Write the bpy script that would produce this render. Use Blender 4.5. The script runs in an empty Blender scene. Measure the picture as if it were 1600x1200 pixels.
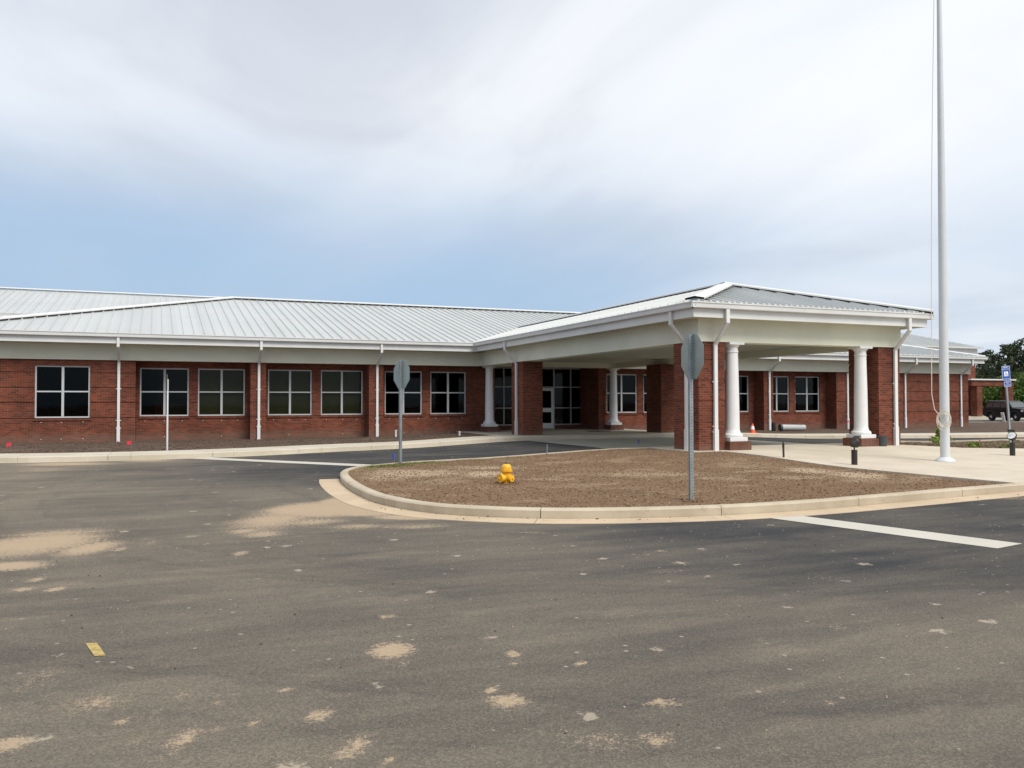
import bpy, bmesh, math, random
import numpy as np
from mathutils import Vector, Matrix
random.seed(7); np.random.seed(7)
SC = bpy.context.scene
COL = SC.collection

# ------------------------------------------------------------------ camera
CAM_H = 1.7
cd = bpy.data.cameras.new('camera'); cam = bpy.data.objects.new('camera', cd); COL.objects.link(cam)
SC.camera = cam
cd.sensor_fit = 'HORIZONTAL'; cd.sensor_width = 36.0; cd.lens = 36.0 * 1316.0 / 1600.0
cd.clip_start = 0.05; cd.clip_end = 3000
yaw, pit, rol = math.radians(22.9), math.radians(1.27), math.radians(-0.1)
fw = Vector((math.sin(yaw)*math.cos(pit), math.cos(yaw)*math.cos(pit), math.sin(pit)))
rt = Vector((math.cos(yaw), -math.sin(yaw), 0)); up = rt.cross(fw)
rt2 = rt*math.cos(rol) + up*math.sin(rol); up2 = up*math.cos(rol) - rt*math.sin(rol)
m = Matrix((( rt2.x, up2.x, -fw.x, 0), (rt2.y, up2.y, -fw.y, 0), (rt2.z, up2.z, -fw.z, CAM_H), (0, 0, 0, 1)))
cam.matrix_world = m
SC.render.resolution_x = 1024; SC.render.resolution_y = 768

# ------------------------------------------------------------------ sky
SUN_EL, SUN_AZ = math.radians(50), math.radians(164)      # azimuth clockwise from +Y
W = bpy.data.worlds.new("World"); SC.world = W; W.use_nodes = True
nt = W.node_tree; nt.nodes.clear()
def nd(tree, typ, **kw):
    n = tree.nodes.new(typ)
    for k, v in kw.items():
        if k.startswith('i_'):
            n.inputs[k[2:].replace('_', ' ')].default_value = v
        else: setattr(n, k, v)
    return n
def mth(tree, op, a, b=None, c=None, clamp=False):
    n = tree.nodes.new('ShaderNodeMath'); n.operation = op; n.use_clamp = clamp
    for i, v in enumerate((a, b, c)):
        if v is None: continue
        if isinstance(v, (int, float)): n.inputs[i].default_value = v
        else: tree.links.new(v, n.inputs[i])
    return n.outputs[0]
def sstep(tree, v, a, b):
    n = tree.nodes.new('ShaderNodeMapRange'); n.interpolation_type = 'SMOOTHSTEP'
    tree.links.new(v, n.inputs['Value']); n.inputs['From Min'].default_value = a; n.inputs['From Max'].default_value = b
    return n.outputs[0]
def mixc(tree, f, a, b, mode='MIX'):
    n = tree.nodes.new('ShaderNodeMix'); n.data_type = 'RGBA'; n.blend_type = mode
    for s, v in ((0, f), (6, a), (7, b)):
        if isinstance(v, (int, float)): n.inputs[s].default_value = v
        elif isinstance(v, (tuple, list)): n.inputs[s].default_value = (*v[:3], 1)
        else: tree.links.new(v, n.inputs[s])
    return n.outputs[2]
sky = nd(nt, 'ShaderNodeTexSky'); sky.sky_type = 'NISHITA'; sky.sun_disc = False
sky.sun_elevation = SUN_EL; sky.sun_rotation = SUN_AZ; sky.air_density = 1.0; sky.dust_density = 2.0; sky.ozone_density = 1.5
tc = nd(nt, 'ShaderNodeTexCoord'); sep = nd(nt, 'ShaderNodeSeparateXYZ'); nt.links.new(tc.outputs['Generated'], sep.inputs[0])
el = sep.outputs[2]
den = mth(nt, 'ADD', mth(nt, 'MAXIMUM', el, 0.0), 0.10)
cx_ = mth(nt, 'DIVIDE', sep.outputs[0], den); cy_ = mth(nt, 'DIVIDE', sep.outputs[1], den)
cmb = nd(nt, 'ShaderNodeCombineXYZ'); nt.links.new(cx_, cmb.inputs[0]); nt.links.new(cy_, cmb.inputs[1])
mp = nd(nt, 'ShaderNodeMapping'); nt.links.new(cmb.outputs[0], mp.inputs[0])
mp.inputs['Rotation'].default_value = (0, 0, math.radians(-38)); mp.inputs['Scale'].default_value = (0.55, 0.30, 1)
mp.inputs['Location'].default_value = (1.9, 0.6, 0)
n1 = nd(nt, 'ShaderNodeTexNoise', i_Scale=1.0, i_Detail=6.0, i_Roughness=0.5, i_Distortion=0.5); nt.links.new(mp.outputs[0], n1.inputs['Vector'])
n2 = nd(nt, 'ShaderNodeTexNoise', i_Scale=2.2, i_Detail=7.0, i_Roughness=0.55, i_Distortion=0.7); nt.links.new(mp.outputs[0], n2.inputs['Vector'])
az = mth(nt, 'ARCTAN2', sep.outputs[0], sep.outputs[1])          # azimuth from +Y
azs = sstep(nt, az, math.radians(14), math.radians(50))
# thin overcast: the blue shows through more towards the horizon, least to the right
blu = mth(nt, 'MULTIPLY', mth(nt, 'SUBTRACT', 1.0, sstep(nt, el, 0.06, 0.36)), mth(nt, 'SUBTRACT', 0.98, mth(nt, 'MULTIPLY', azs, 0.68)))
blu = mth(nt, 'ADD', blu, mth(nt, 'MULTIPLY', mth(nt, 'SUBTRACT', n1.outputs[0], 0.47), 1.1))
blu = mth(nt, 'ADD', blu, mth(nt, 'MULTIPLY', mth(nt, 'SUBTRACT', n2.outputs[0], 0.5), 0.5))
cloudf = mth(nt, 'SUBTRACT', 1.0, mth(nt, 'MULTIPLY', sstep(nt, blu, -0.18, 1.0), 0.93))
white = mth(nt, 'ADD', mth(nt, 'MULTIPLY', n2.outputs[0], 1.0), mth(nt, 'MULTIPLY', azs, 0.30))
band = mth(nt, 'MULTIPLY', sstep(nt, el, 0.14, 0.26), mth(nt, 'SUBTRACT', 1.0, sstep(nt, el, 0.30, 0.50)))
white = mth(nt, 'ADD', white, mth(nt, 'MULTIPLY', band, 0.22))
ccol = mixc(nt, sstep(nt, white, 0.40, 1.0), (4.5, 4.8, 5.4), (6.9, 7.05, 7.3))
blue = mixc(nt, 0.86, sky.outputs[0], (2.75, 3.95, 5.5))
skyc = mixc(nt, cloudf, blue, ccol)
bg = nd(nt, 'ShaderNodeBackground', i_Strength=0.1); nt.links.new(skyc, bg.inputs[0])
wo = nd(nt, 'ShaderNodeOutputWorld'); nt.links.new(bg.outputs[0], wo.inputs[0])

# ------------------------------------------------------------------ sun (thin cloud: soft)
sl = bpy.data.lights.new('sun', 'SUN'); sl.energy = 2.2; sl.angle = math.radians(28); sl.color = (1.0, 0.955, 0.88)
so = bpy.data.objects.new('sun', sl); COL.objects.link(so)
sd = Vector((math.sin(SUN_AZ)*math.cos(SUN_EL), math.cos(SUN_AZ)*math.cos(SUN_EL), math.sin(SUN_EL)))
so.rotation_euler = sd.to_track_quat('Z', 'Y').to_euler(); so.location = (0, -20, 60)
SC.view_settings.view_transform = 'Standard'; SC.view_settings.look = 'None'
SC.view_settings.gamma = 1.0; SC.view_settings.exposure = 0.52; SC.view_settings.use_curve_mapping = False

# ------------------------------------------------------------------ helpers
class MB:
    def __init__(s): s.v = []; s.f = []; s.mi = []
    def add(s, vs, fs, mi=0):
        b = len(s.v); s.v += [tuple(v) for v in vs]; s.f += [tuple(b+i for i in f) for f in fs]; s.mi += [mi]*len(fs)
        return s
    def box(s, x0, x1, y0, y1, z0, z1, mi=0):
        return s.add([(x0,y0,z0),(x1,y0,z0),(x1,y1,z0),(x0,y1,z0),(x0,y0,z1),(x1,y0,z1),(x1,y1,z1),(x0,y1,z1)],
            [(0,3,2,1),(4,5,6,7),(0,1,5,4),(1,2,6,5),(2,3,7,6),(3,0,4,7)], mi)
    def tube(s, p0, p1, r0, r1=None, n=12, caps=True, mi=0):
        r1 = r0 if r1 is None else r1
        a = Vector(p0); b = Vector(p1); d = (b-a).normalized()
        u = d.orthogonal().normalized(); w = d.cross(u); vs = []
        for c, r in ((a, r0), (b, r1)):
            for i in range(n):
                t = 2*math.pi*i/n; vs.append(c + u*math.cos(t)*r + w*math.sin(t)*r)
        fs = [(i, (i+1) % n, n+(i+1) % n, n+i) for i in range(n)]
        if caps: fs += [tuple(range(n-1, -1, -1)), tuple(range(n, 2*n))]
        return s.add(vs, fs, mi)
    def path(s, pts, r, n=8, mi=0):
        vs = []; P = [Vector(p) for p in pts]; u = None
        for i, p in enumerate(P):
            d = (P[min(i+1, len(P)-1)] - P[max(i-1, 0)]).normalized()
            if u is None: u = d.orthogonal().normalized()
            u = (u - d*u.dot(d)).normalized(); w = d.cross(u)
            for k in range(n):
                t = 2*math.pi*k/n; vs.append(p + u*math.cos(t)*r + w*math.sin(t)*r)
        fs = [(i*n+k, i*n+(k+1) % n, (i+1)*n+(k+1) % n, (i+1)*n+k) for i in range(len(P)-1) for k in range(n)]
        fs += [tuple(range(n-1, -1, -1)), tuple(range((len(P)-1)*n, len(P)*n))]
        return s.add(vs, fs, mi)
    def lathe(s, c, prof, n=32, mi=0, axis='Z'):
        vs = []
        for r, z in prof:
            for k in range(n):
                t = 2*math.pi*k/n; a, b = math.cos(t)*r, math.sin(t)*r
                vs.append({'Z': (c[0]+a, c[1]+b, c[2]+z), 'X': (c[0]+z, c[1]+a, c[2]+b), 'Y': (c[0]+b, c[1]+z, c[2]+a)}[axis])
        m_ = len(prof)
        fs = [(i*n+k, i*n+(k+1) % n, (i+1)*n+(k+1) % n, (i+1)*n+k) for i in range(m_-1) for k in range(n)]
        fs += [tuple(range(n-1, -1, -1)), tuple(range((m_-1)*n, m_*n))]
        return s.add(vs, fs, mi)
    def prism(s, poly, ax, a, b, mi=0):
        # poly: 2-D points; ax: extrusion axis
        n = len(poly); vs = []
        for c in (a, b):
            for p, q in poly:
                vs.append({'X': (c, p, q), 'Y': (p, c, q), 'Z': (p, q, c)}[ax])
        fs = [tuple(range(n-1, -1, -1)), tuple(range(n, 2*n))] + [(i, (i+1) % n, n+(i+1) % n, n+i) for i in range(n)]
        return s.add(vs, fs, mi)
    def beam(s, p0, p1, w, h, upv=(0, 0, 1), mi=0):
        a, b = Vector(p0), Vector(p1); d = (b-a).normalized(); U = Vector(upv)
        sd_ = d.cross(U).normalized(); U = sd_.cross(d).normalized(); vs = []
        for c in (a, b):
            for i, j in ((-1, -1), (1, -1), (1, 1), (-1, 1)): vs.append(c + sd_*w/2*i + U*h/2*j)
        return s.add(vs, [(0,1,2,3),(7,6,5,4),(0,4,5,1),(1,5,6,2),(2,6,7,3),(3,7,4,0)], mi)
    def each(s, name, mat, parent=None, **kw):
        "every loose piece becomes a part of its own"
        par = list(range(len(s.v)))
        def fd(i):
            while par[i] != i: par[i] = par[par[i]]; i = par[i]
            return i
        for f in s.f:
            for i in f[1:]: par[fd(i)] = fd(f[0])
        grp = {}
        for k, f in enumerate(s.f): grp.setdefault(fd(f[0]), []).append(k)
        out = []
        for ks in grp.values():
            m_ = MB(); ids = sorted({i for k in ks for i in s.f[k]}); mp2 = {v: n for n, v in enumerate(ids)}
            m_.v = [s.v[i] for i in ids]; m_.f = [tuple(mp2[i] for i in s.f[k]) for k in ks]; m_.mi = [s.mi[k] for k in ks]
            out.append(m_.build(name, mat, parent, **kw))
        return out
    def build(s, name, mat, parent=None, smooth=False, bevel=0, fix=True):
        me = bpy.data.meshes.new(name)
        off = world_loc(parent) if parent else Vector((0, 0, 0))
        me.from_pydata([tuple(Vector(v)-off) for v in s.v], [], s.f)
        for mm in (mat if isinstance(mat, (list, tuple)) else [mat]): me.materials.append(mm)
        me.polygons.foreach_set('material_index', s.mi)
        if fix:
            bm = bmesh.new(); bm.from_mesh(me); bmesh.ops.recalc_face_normals(bm, faces=bm.faces); bm.to_mesh(me); bm.free()
        o = bpy.data.objects.new(name, me); COL.objects.link(o)
        if smooth:
            me.polygons.foreach_set('use_smooth', [True]*len(me.polygons))
            me.set_sharp_from_angle(angle=math.radians(40))
        if bevel:
            bv = o.modifiers.new('bevel', 'BEVEL'); bv.width = bevel; bv.segments = 2; bv.limit_method = 'ANGLE'
        if parent: o.parent = parent
        return o
def world_loc(o):
    v = Vector((0, 0, 0))
    while o is not None: v += o.location; o = o.parent
    return v
def tag(o, label=None, cat=None, group=None, kind=None):
    for k, v in (('label', label), ('category', cat), ('group', group), ('kind', kind)):
        if v: o[k] = v
    return o
def thing(name, loc, label, cat, group=None, rz=0):
    o = bpy.data.objects.new(name, None); COL.objects.link(o); o.location = loc; o.rotation_euler[2] = rz
    o.empty_display_size = 0.2
    return tag(o, label, cat, group)
def copy_tree(o, parent=None):
    c = o.copy(); COL.objects.link(c); c.parent = parent
    for ch in [k for k in bpy.data.objects if k.parent == o]: copy_tree(ch, c)
    return c
def struct(o): o['kind'] = 'structure'; return o
def sm(v, a, b):
    t = np.clip((np.asarray(v, float)-a)/(b-a), 0, 1); return t*t*(3-2*t)
def G(x, y):
    "height of the paved surfaces: the site rises a little towards the entrance"
    return 0.15*sm(x, 8, 14)*(1-sm(x, 23, 29))*sm(y, 15, 20.5)

# ------------------------------------------------------------------ materials
MT = {}
def mat(name, col, rough=0.6, metal=0.0, spec=0.5, bump=0.0, bscale=20.0, var=0.0, vscale=3.0, coat=0):
    M = bpy.data.materials.new(name); M.use_nodes = True; t = M.node_tree; p = t.nodes['Principled BSDF']
    p.inputs['Base Color'].default_value = (*col, 1); p.inputs['Roughness'].default_value = rough
    p.inputs['Metallic'].default_value = metal; p.inputs['Specular IOR Level'].default_value = spec
    p.inputs['Coat Weight'].default_value = coat
    g = nd(t, 'ShaderNodeNewGeometry')
    if var:
        n = nd(t, 'ShaderNodeTexNoise', i_Scale=vscale, i_Detail=5.0, i_Roughness=0.6); t.links.new(g.outputs['Position'], n.inputs['Vector'])
        a = tuple(c*(1-var) for c in col); b = tuple(min(1, c*(1+var)) for c in col)
        t.links.new(mixc(t, sstep(t, n.outputs[0], 0.3, 0.7), a, b), p.inputs['Base Color'])
    if bump:
        n = nd(t, 'ShaderNodeTexNoise', i_Scale=bscale, i_Detail=4.0); t.links.new(g.outputs['Position'], n.inputs['Vector'])
        bb = nd(t, 'ShaderNodeBump', i_Strength=bump, i_Distance=0.02); t.links.new(n.outputs[0], bb.inputs['Height'])
        t.links.new(bb.outputs[0], p.inputs['Normal'])
    MT[name] = M; return M
mat('white_trim', (0.68, 0.685, 0.67), 0.45, var=0.04, vscale=1.5)
mat('white_paint', (0.73, 0.73, 0.725), 0.4, var=0.03)
mat('aluminium', (0.49, 0.50, 0.505), 0.45, 0.0)
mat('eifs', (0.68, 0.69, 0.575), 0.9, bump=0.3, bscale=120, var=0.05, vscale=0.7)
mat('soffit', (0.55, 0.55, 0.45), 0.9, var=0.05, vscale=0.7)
mat('painted_cap_shadow', (0.03, 0.03, 0.03), 0.9)
mat('blind', (0.70, 0.64, 0.40), 0.8)
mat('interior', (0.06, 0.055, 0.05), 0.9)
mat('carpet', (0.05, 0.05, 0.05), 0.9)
mat('hydrant_yellow', (0.80, 0.42, 0.014), 0.45, var=0.12, vscale=9, coat=0.2)
mat('hydrant_dark', (0.05, 0.045, 0.05), 0.5)
mat('galvanised', (0.36, 0.40, 0.41), 0.42, 0.75, var=0.12, vscale=5)
mat('sign_back', (0.40, 0.44, 0.40), 0.36, 0.8, var=0.10, vscale=3)
mat('steel_dark', (0.05, 0.06, 0.06), 0.5)
mat('pole_silver', (0.62, 0.64, 0.645), 0.45, 0.1, var=0.03)
mat('rope', (0.74, 0.68, 0.58), 0.9)
mat('bronze', (0.022, 0.018, 0.015), 0.45)
mat('lens', (0.75, 0.78, 0.78), 0.1, spec=0.8)
mat('orange_plastic', (0.80, 0.10, 0.03), 0.5)
mat('flag_red', (0.75, 0.03, 0.06), 0.6)
mat('flag_blue', (0.015, 0.07, 0.42), 0.6)
mat('wire', (0.25, 0.25, 0.24), 0.5, 0.5)
mat('timber', (0.42, 0.36, 0.29), 0.8, var=0.15)
mat('sign_blue', (0.01, 0.07, 0.36), 0.4)
mat('sign_white', (0.8, 0.82, 0.84), 0.4)
mat('car_paint', (0.006, 0.008, 0.010), 0.4, 0.0, spec=0.3, coat=0.25)
mat('car_trim', (0.015, 0.015, 0.016), 0.6)
mat('tyre', (0.018, 0.018, 0.018), 0.8)
mat('rim', (0.62, 0.63, 0.65), 0.35, 0.3)
mat('car_glass', (0.05, 0.06, 0.065), 0.08, spec=1.0, coat=1.0)
mat('chrome', (0.6, 0.6, 0.6), 0.15, 0.9)
mat('tail_red', (0.35, 0.01, 0.01), 0.3)
mat('box_card', (0.28, 0.2, 0.11), 0.8)
mat('red_cloth', (0.5, 0.05, 0.02), 0.7)
mat('pipe_grey', (0.42, 0.43, 0.42), 0.6, var=0.1)
mat('pvc', (0.72, 0.72, 0.70), 0.5)
mat('bark', (0.10, 0.075, 0.055), 0.9, bump=0.5, bscale=12, var=0.3)
mat('barrel', (0.06, 0.07, 0.075), 0.6)
mat('rubber_mat', (0.02, 0.02, 0.02), 0.9)
mat('lot_asphalt', (0.09, 0.088, 0.085), 0.9, var=0.15, vscale=0.7)

def brick(name, soldier=False):
    M = bpy.data.materials.new(name); M.use_nodes = True; t = M.node_tree; p = t.nodes['Principled BSDF']
    g = nd(t, 'ShaderNodeNewGeometry'); s = nd(t, 'ShaderNodeSeparateXYZ'); t.links.new(g.outputs['Position'], s.inputs[0])
    sn = nd(t, 'ShaderNodeSeparateXYZ'); t.links.new(g.outputs['True Normal'], sn.inputs[0])
    mm = mth(t, 'GREATER_THAN', mth(t, 'ABSOLUTE', sn.outputs[0]), 0.7)
    u = mth(t, 'ADD', mth(t, 'MULTIPLY', s.outputs[0], mth(t, 'SUBTRACT', 1.0, mm)), mth(t, 'MULTIPLY', s.outputs[1], mm))
    up_ = mth(t, 'GREATER_THAN', mth(t, 'ABSOLUTE', sn.outputs[2]), 0.7)
    v = mth(t, 'ADD', mth(t, 'MULTIPLY', s.outputs[2], mth(t, 'SUBTRACT', 1.0, up_)), mth(t, 'MULTIPLY', s.outputs[1], up_))
    c = nd(t, 'ShaderNodeCombineXYZ'); t.links.new(u, c.inputs[0]); t.links.new(v, c.inputs[1])
    b = nd(t, 'ShaderNodeTexBrick'); t.links.new(c.outputs[0], b.inputs['Vector'])
    b.inputs['Scale'].default_value = 1.0
    if soldier: b.inputs['Brick Width'].default_value = 0.0677; b.inputs['Row Height'].default_value = 0.26; b.offset = 0
    else: b.inputs['Brick Width'].default_value = 0.203; b.inputs['Row Height'].default_value = 0.0677
    b.inputs['Mortar Size'].default_value = 0.0055; b.inputs['Mortar Smooth'].default_value = 0.3; b.inputs['Bias'].default_value = -0.1
    b.inputs['Color1'].default_value = (0.190, 0.047, 0.025, 1); b.inputs['Color2'].default_value = (0.082, 0.023, 0.015, 1)
    b.inputs['Mortar'].default_value = (0.17, 0.12, 0.082, 1)
    n = nd(t, 'ShaderNodeTexNoise', i_Scale=0.8, i_Detail=4.0); t.links.new(g.outputs['Position'], n.inputs['Vector'])
    col = mixc(t, 0.55, b.outputs['Color'], mixc(t, sstep(t, n.outputs[0], 0.3, 0.7), (0.62, 0.60, 0.60), (1.35, 1.4, 1.4)), 'MULTIPLY')
    # mud splashed on the lowest courses of new brickwork
    n3 = nd(t, 'ShaderNodeTexNoise', i_Scale=2.2, i_Detail=6.0); t.links.new(g.outputs['Position'], n3.inputs['Vector'])
    low = mth(t, 'SUBTRACT', 1.0, sstep(t, mth(t, 'SUBTRACT', s.outputs[2], mth(t, 'MULTIPLY', n3.outputs[0], 0.6)), -0.05, 0.30))
    col = mixc(t, mth(t, 'MULTIPLY', low, 0.45), col, (0.17, 0.125, 0.095))
    # efflorescence specks
    n4 = nd(t, 'ShaderNodeTexNoise', i_Scale=7.0, i_Detail=3.0); t.links.new(g.outputs['Position'], n4.inputs['Vector'])
    col = mixc(t, mth(t, 'MULTIPLY', sstep(t, n4.outputs[0], 0.66, 0.8), 0.22), col, (0.34, 0.25, 0.20))
    t.links.new(col, p.inputs['Base Color']); p.inputs['Roughness'].default_value = 0.85
    p.inputs['Specular IOR Level'].default_value = 0.25
    bb = nd(t, 'ShaderNodeBump', i_Strength=0.5, i_Distance=0.006); bb.invert = True
    t.links.new(b.outputs['Fac'], bb.inputs['Height']); t.links.new(bb.outputs[0], p.inputs['Normal'])
    MT[name] = M
brick('brick'); brick('soldier_brick', True)

def roof_mat(name, col):
    M = mat(name, col, 0.42, 0.35, var=0.0); t = M.node_tree; p = t.nodes['Principled BSDF']
    g = nd(t, 'ShaderNodeNewGeometry'); s = nd(t, 'ShaderNodeSeparateXYZ'); t.links.new(g.outputs['Position'], s.inputs[0])
    # pan-to-pan tone differences
    q = mth(t, 'FLOOR', mth(t, 'DIVIDE', s.outputs[0], 0.41)); w = nd(t, 'ShaderNodeTexWhiteNoise'); w.noise_dimensions = '1D'; t.links.new(q, w.inputs['W'])
    n = nd(t, 'ShaderNodeTexNoise', i_Scale=0.35, i_Detail=4.0); t.links.new(g.outputs['Position'], n.inputs['Vector'])
    f = mth(t, 'ADD', mth(t, 'MULTIPLY', w.outputs[0], 0.35), mth(t, 'MULTIPLY', n.outputs[0], 0.65))
    t.links.new(mixc(t, f, tuple(c*0.86 for c in col), tuple(c*1.1 for c in col)), p.inputs['Base Color'])
roof_mat('roof_metal', (0.60, 0.615, 0.60))

def glass_mat():
    M = bpy.data.materials.new('tinted_glass'); M.use_nodes = True; t = M.node_tree; t.nodes.clear()
    tr = nd(t, 'ShaderNodeBsdfTransparent'); tr.inputs[0].default_value = (0.46, 0.48, 0.44, 1)
    gl = nd(t, 'ShaderNodeBsdfGlossy', i_Roughness=0.03); gl.inputs[0].default_value = (0.42, 0.45, 0.46, 1)
    fr = nd(t, 'ShaderNodeFresnel', i_IOR=1.33); mx = nd(t, 'ShaderNodeMixShader')
    n = nd(t, 'ShaderNodeTexNoise', i_Scale=0.9, i_Detail=1.0); g = nd(t, 'ShaderNodeNewGeometry'); t.links.new(g.outputs['Position'], n.inputs['Vector'])
    bb = nd(t, 'ShaderNodeBump', i_Strength=0.06, i_Distance=0.05); t.links.new(n.outputs[0], bb.inputs['Height']); t.links.new(bb.outputs[0], gl.inputs['Normal'])
    t.links.new(fr.outputs[0], mx.inputs[0]); t.links.new(tr.outputs[0], mx.inputs[1]); t.links.new(gl.outputs[0], mx.inputs[2])
    o = nd(t, 'ShaderNodeOutputMaterial'); t.links.new(mx.outputs[0], o.inputs[0]); MT['tinted_glass'] = M
glass_mat()

def concrete(name, a, b, joints=None, dirt=0.25):
    M = bpy.data.materials.new(name); M.use_nodes = True; t = M.node_tree; p = t.nodes['Principled BSDF']
    g = nd(t, 'ShaderNodeNewGeometry')
    n = nd(t, 'ShaderNodeTexNoise', i_Scale=0.7, i_Detail=8.0, i_Roughness=0.65); t.links.new(g.outputs['Position'], n.inputs['Vector'])
    col = mixc(t, sstep(t, n.outputs[0], 0.3, 0.7), a, b)
    n2_ = nd(t, 'ShaderNodeTexNoise', i_Scale=60.0, i_Detail=3.0); t.links.new(g.outputs['Position'], n2_.inputs['Vector'])
    col = mixc(t, 0.3, col, mixc(t, n2_.outputs[0], (0.6, 0.6, 0.6), (1.4, 1.4, 1.4)), 'MULTIPLY')
    n3 = nd(t, 'ShaderNodeTexNoise', i_Scale=1.9, i_Detail=9.0, i_Roughness=0.7, i_Distortion=0.8); t.links.new(g.outputs['Position'], n3.inputs['Vector'])
    col = mixc(t, mth(t, 'MULTIPLY', sstep(t, n3.outputs[0], 0.55, 0.72), dirt), col, (0.20, 0.15, 0.10))
    if joints:
        s = nd(t, 'ShaderNodeSeparateXYZ'); t.links.new(g.outputs['Position'], s.inputs[0])
        tot = None
        for ax, per, off in joints:
            q = mth(t, 'FRACT', mth(t, 'DIVIDE', mth(t, 'ADD', s.outputs[ax], off), per))
            l = mth(t, 'LESS_THAN', q, 0.012/per*1.0)
            tot = l if tot is None else mth(t, 'MAXIMUM', tot, l)
        col = mixc(t, mth(t, 'MULTIPLY', tot, 0.55), col, (0.12, 0.1, 0.08))
    t.links.new(col, p.inputs['Base Color']); p.inputs['Roughness'].default_value = 0.9
    p.inputs['Specular IOR Level'].default_value = 0.25
    bb = nd(t, 'ShaderNodeBump', i_Strength=0.25, i_Distance=0.01); t.links.new(n2_.outputs[0], bb.inputs['Height']); t.links.new(bb.outputs[0], p.inputs['Normal'])
    MT[name] = M
concrete('plaza_concrete', (0.52, 0.45, 0.35), (0.60, 0.535, 0.43), [(0, 3.6, 0.2), (1, 3.0, 0.4)], 0.18)
concrete('kerb_concrete', (0.42, 0.355, 0.26), (0.54, 0.47, 0.36), None, 0.40)
concrete('pan_concrete', (0.47, 0.36, 0.245), (0.58, 0.46, 0.32), None, 0.30)
concrete('walk_concrete', (0.48, 0.43, 0.34), (0.57, 0.52, 0.43), [(0, 3.0, 0.7)], 0.35)
concrete('drive_concrete', (0.30, 0.295, 0.25), (0.36, 0.35, 0.30), [(0, 4.0, 1.8), (1, 4.0, 2.3)], 0.35)

def soil_mat(name, a, b, pale, palef=0.6, green=0.0, straw=False):
    M = bpy.data.materials.new(name); M.use_nodes = True; t = M.node_tree; p = t.nodes['Principled BSDF']
    g = nd(t, 'ShaderNodeNewGeometry')
    n = nd(t, 'ShaderNodeTexNoise', i_Scale=22.0, i_Detail=8.0, i_Roughness=0.78); t.links.new(g.outputs['Position'], n.inputs['Vector'])
    col = mixc(t, sstep(t, n.outputs[0], 0.36, 0.64), a, b)
    mp_ = nd(t, 'ShaderNodeMapping'); t.links.new(g.outputs['Position'], mp_.inputs[0]); mp_.inputs['Scale'].default_value = (0.5, 0.75, 1)
    n2_ = nd(t, 'ShaderNodeTexNoise', i_Scale=1.0, i_Detail=7.0, i_Roughness=0.66); t.links.new(mp_.outputs[0], n2_.inputs['Vector'])
    n5 = nd(t, 'ShaderNodeTexNoise', i_Scale=38.0, i_Detail=3.0, i_Roughness=0.7); t.links.new(g.outputs['Position'], n5.inputs['Vector'])
    pf = mth(t, 'MULTIPLY', sstep(t, n2_.outputs[0], 0.52, 0.68), sstep(t, n5.outputs[0], 0.34, 0.6))
    col = mixc(t, mth(t, 'MULTIPLY', pf, palef), col, pale)
    n6 = nd(t, 'ShaderNodeTexVoronoi', i_Scale=34.0); t.links.new(g.outputs['Position'], n6.inputs['Vector'])
    col = mixc(t, mth(t, 'MULTIPLY', mth(t, 'LESS_THAN', n6.outputs['Distance'], 0.22), 0.55), col, tuple(c*0.9 for c in pale))
    if straw:
        sa = nd(t, 'ShaderNodeAttribute'); sa.attribute_name = 'straw'
        q = mth(t, 'ADD', sa.outputs['Fac'], mth(t, 'MULTIPLY', mth(t, 'SUBTRACT', n5.outputs[0], 0.5), 2.2))
        q = mth(t, 'MULTIPLY', sstep(t, mth(t, 'ADD', q, mth(t, 'MULTIPLY', mth(t, 'SUBTRACT', n.outputs[0], 0.5), 1.4)), 0.35, 0.8), sstep(t, sa.outputs['Fac'], 0.0, 0.2))
        col = mixc(t, mth(t, 'MULTIPLY', q, 0.7), col, pale)
    if green:
        mg = nd(t, 'ShaderNodeTexNoise', i_Scale=0.8, i_Detail=6.0); t.links.new(g.outputs['Position'], mg.inputs['Vector'])
        col = mixc(t, mth(t, 'MULTIPLY', sstep(t, mg.outputs[0], 0.5, 0.68), green), col, (0.10, 0.12, 0.035))
    t.links.new(col, p.inputs['Base Color']); p.inputs['Roughness'].default_value = 1.0; p.inputs['Specular IOR Level'].default_value = 0.1
    bb = nd(t, 'ShaderNodeBump', i_Strength=0.6, i_Distance=0.03); t.links.new(n.outputs[0], bb.inputs['Height']); t.links.new(bb.outputs[0], p.inputs['Normal'])
    MT[name] = M
soil_mat('island_soil', (0.112, 0.066, 0.038), (0.265, 0.172, 0.106), (0.52, 0.41, 0.28), 0.45, 0.0, True)
soil_mat('bed_soil', (0.065, 0.045, 0.035), (0.15, 0.108, 0.085), (0.30, 0.22, 0.16), 0.35)
soil_mat('far_soil', (0.10, 0.065, 0.048), (0.21, 0.145, 0.11), (0.34, 0.25, 0.19), 0.5, 0.0)
soil_mat('weedy_soil', (0.085, 0.060, 0.040), (0.19, 0.135, 0.095), (0.33, 0.25, 0.17), 0.45, 0.45)

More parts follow.
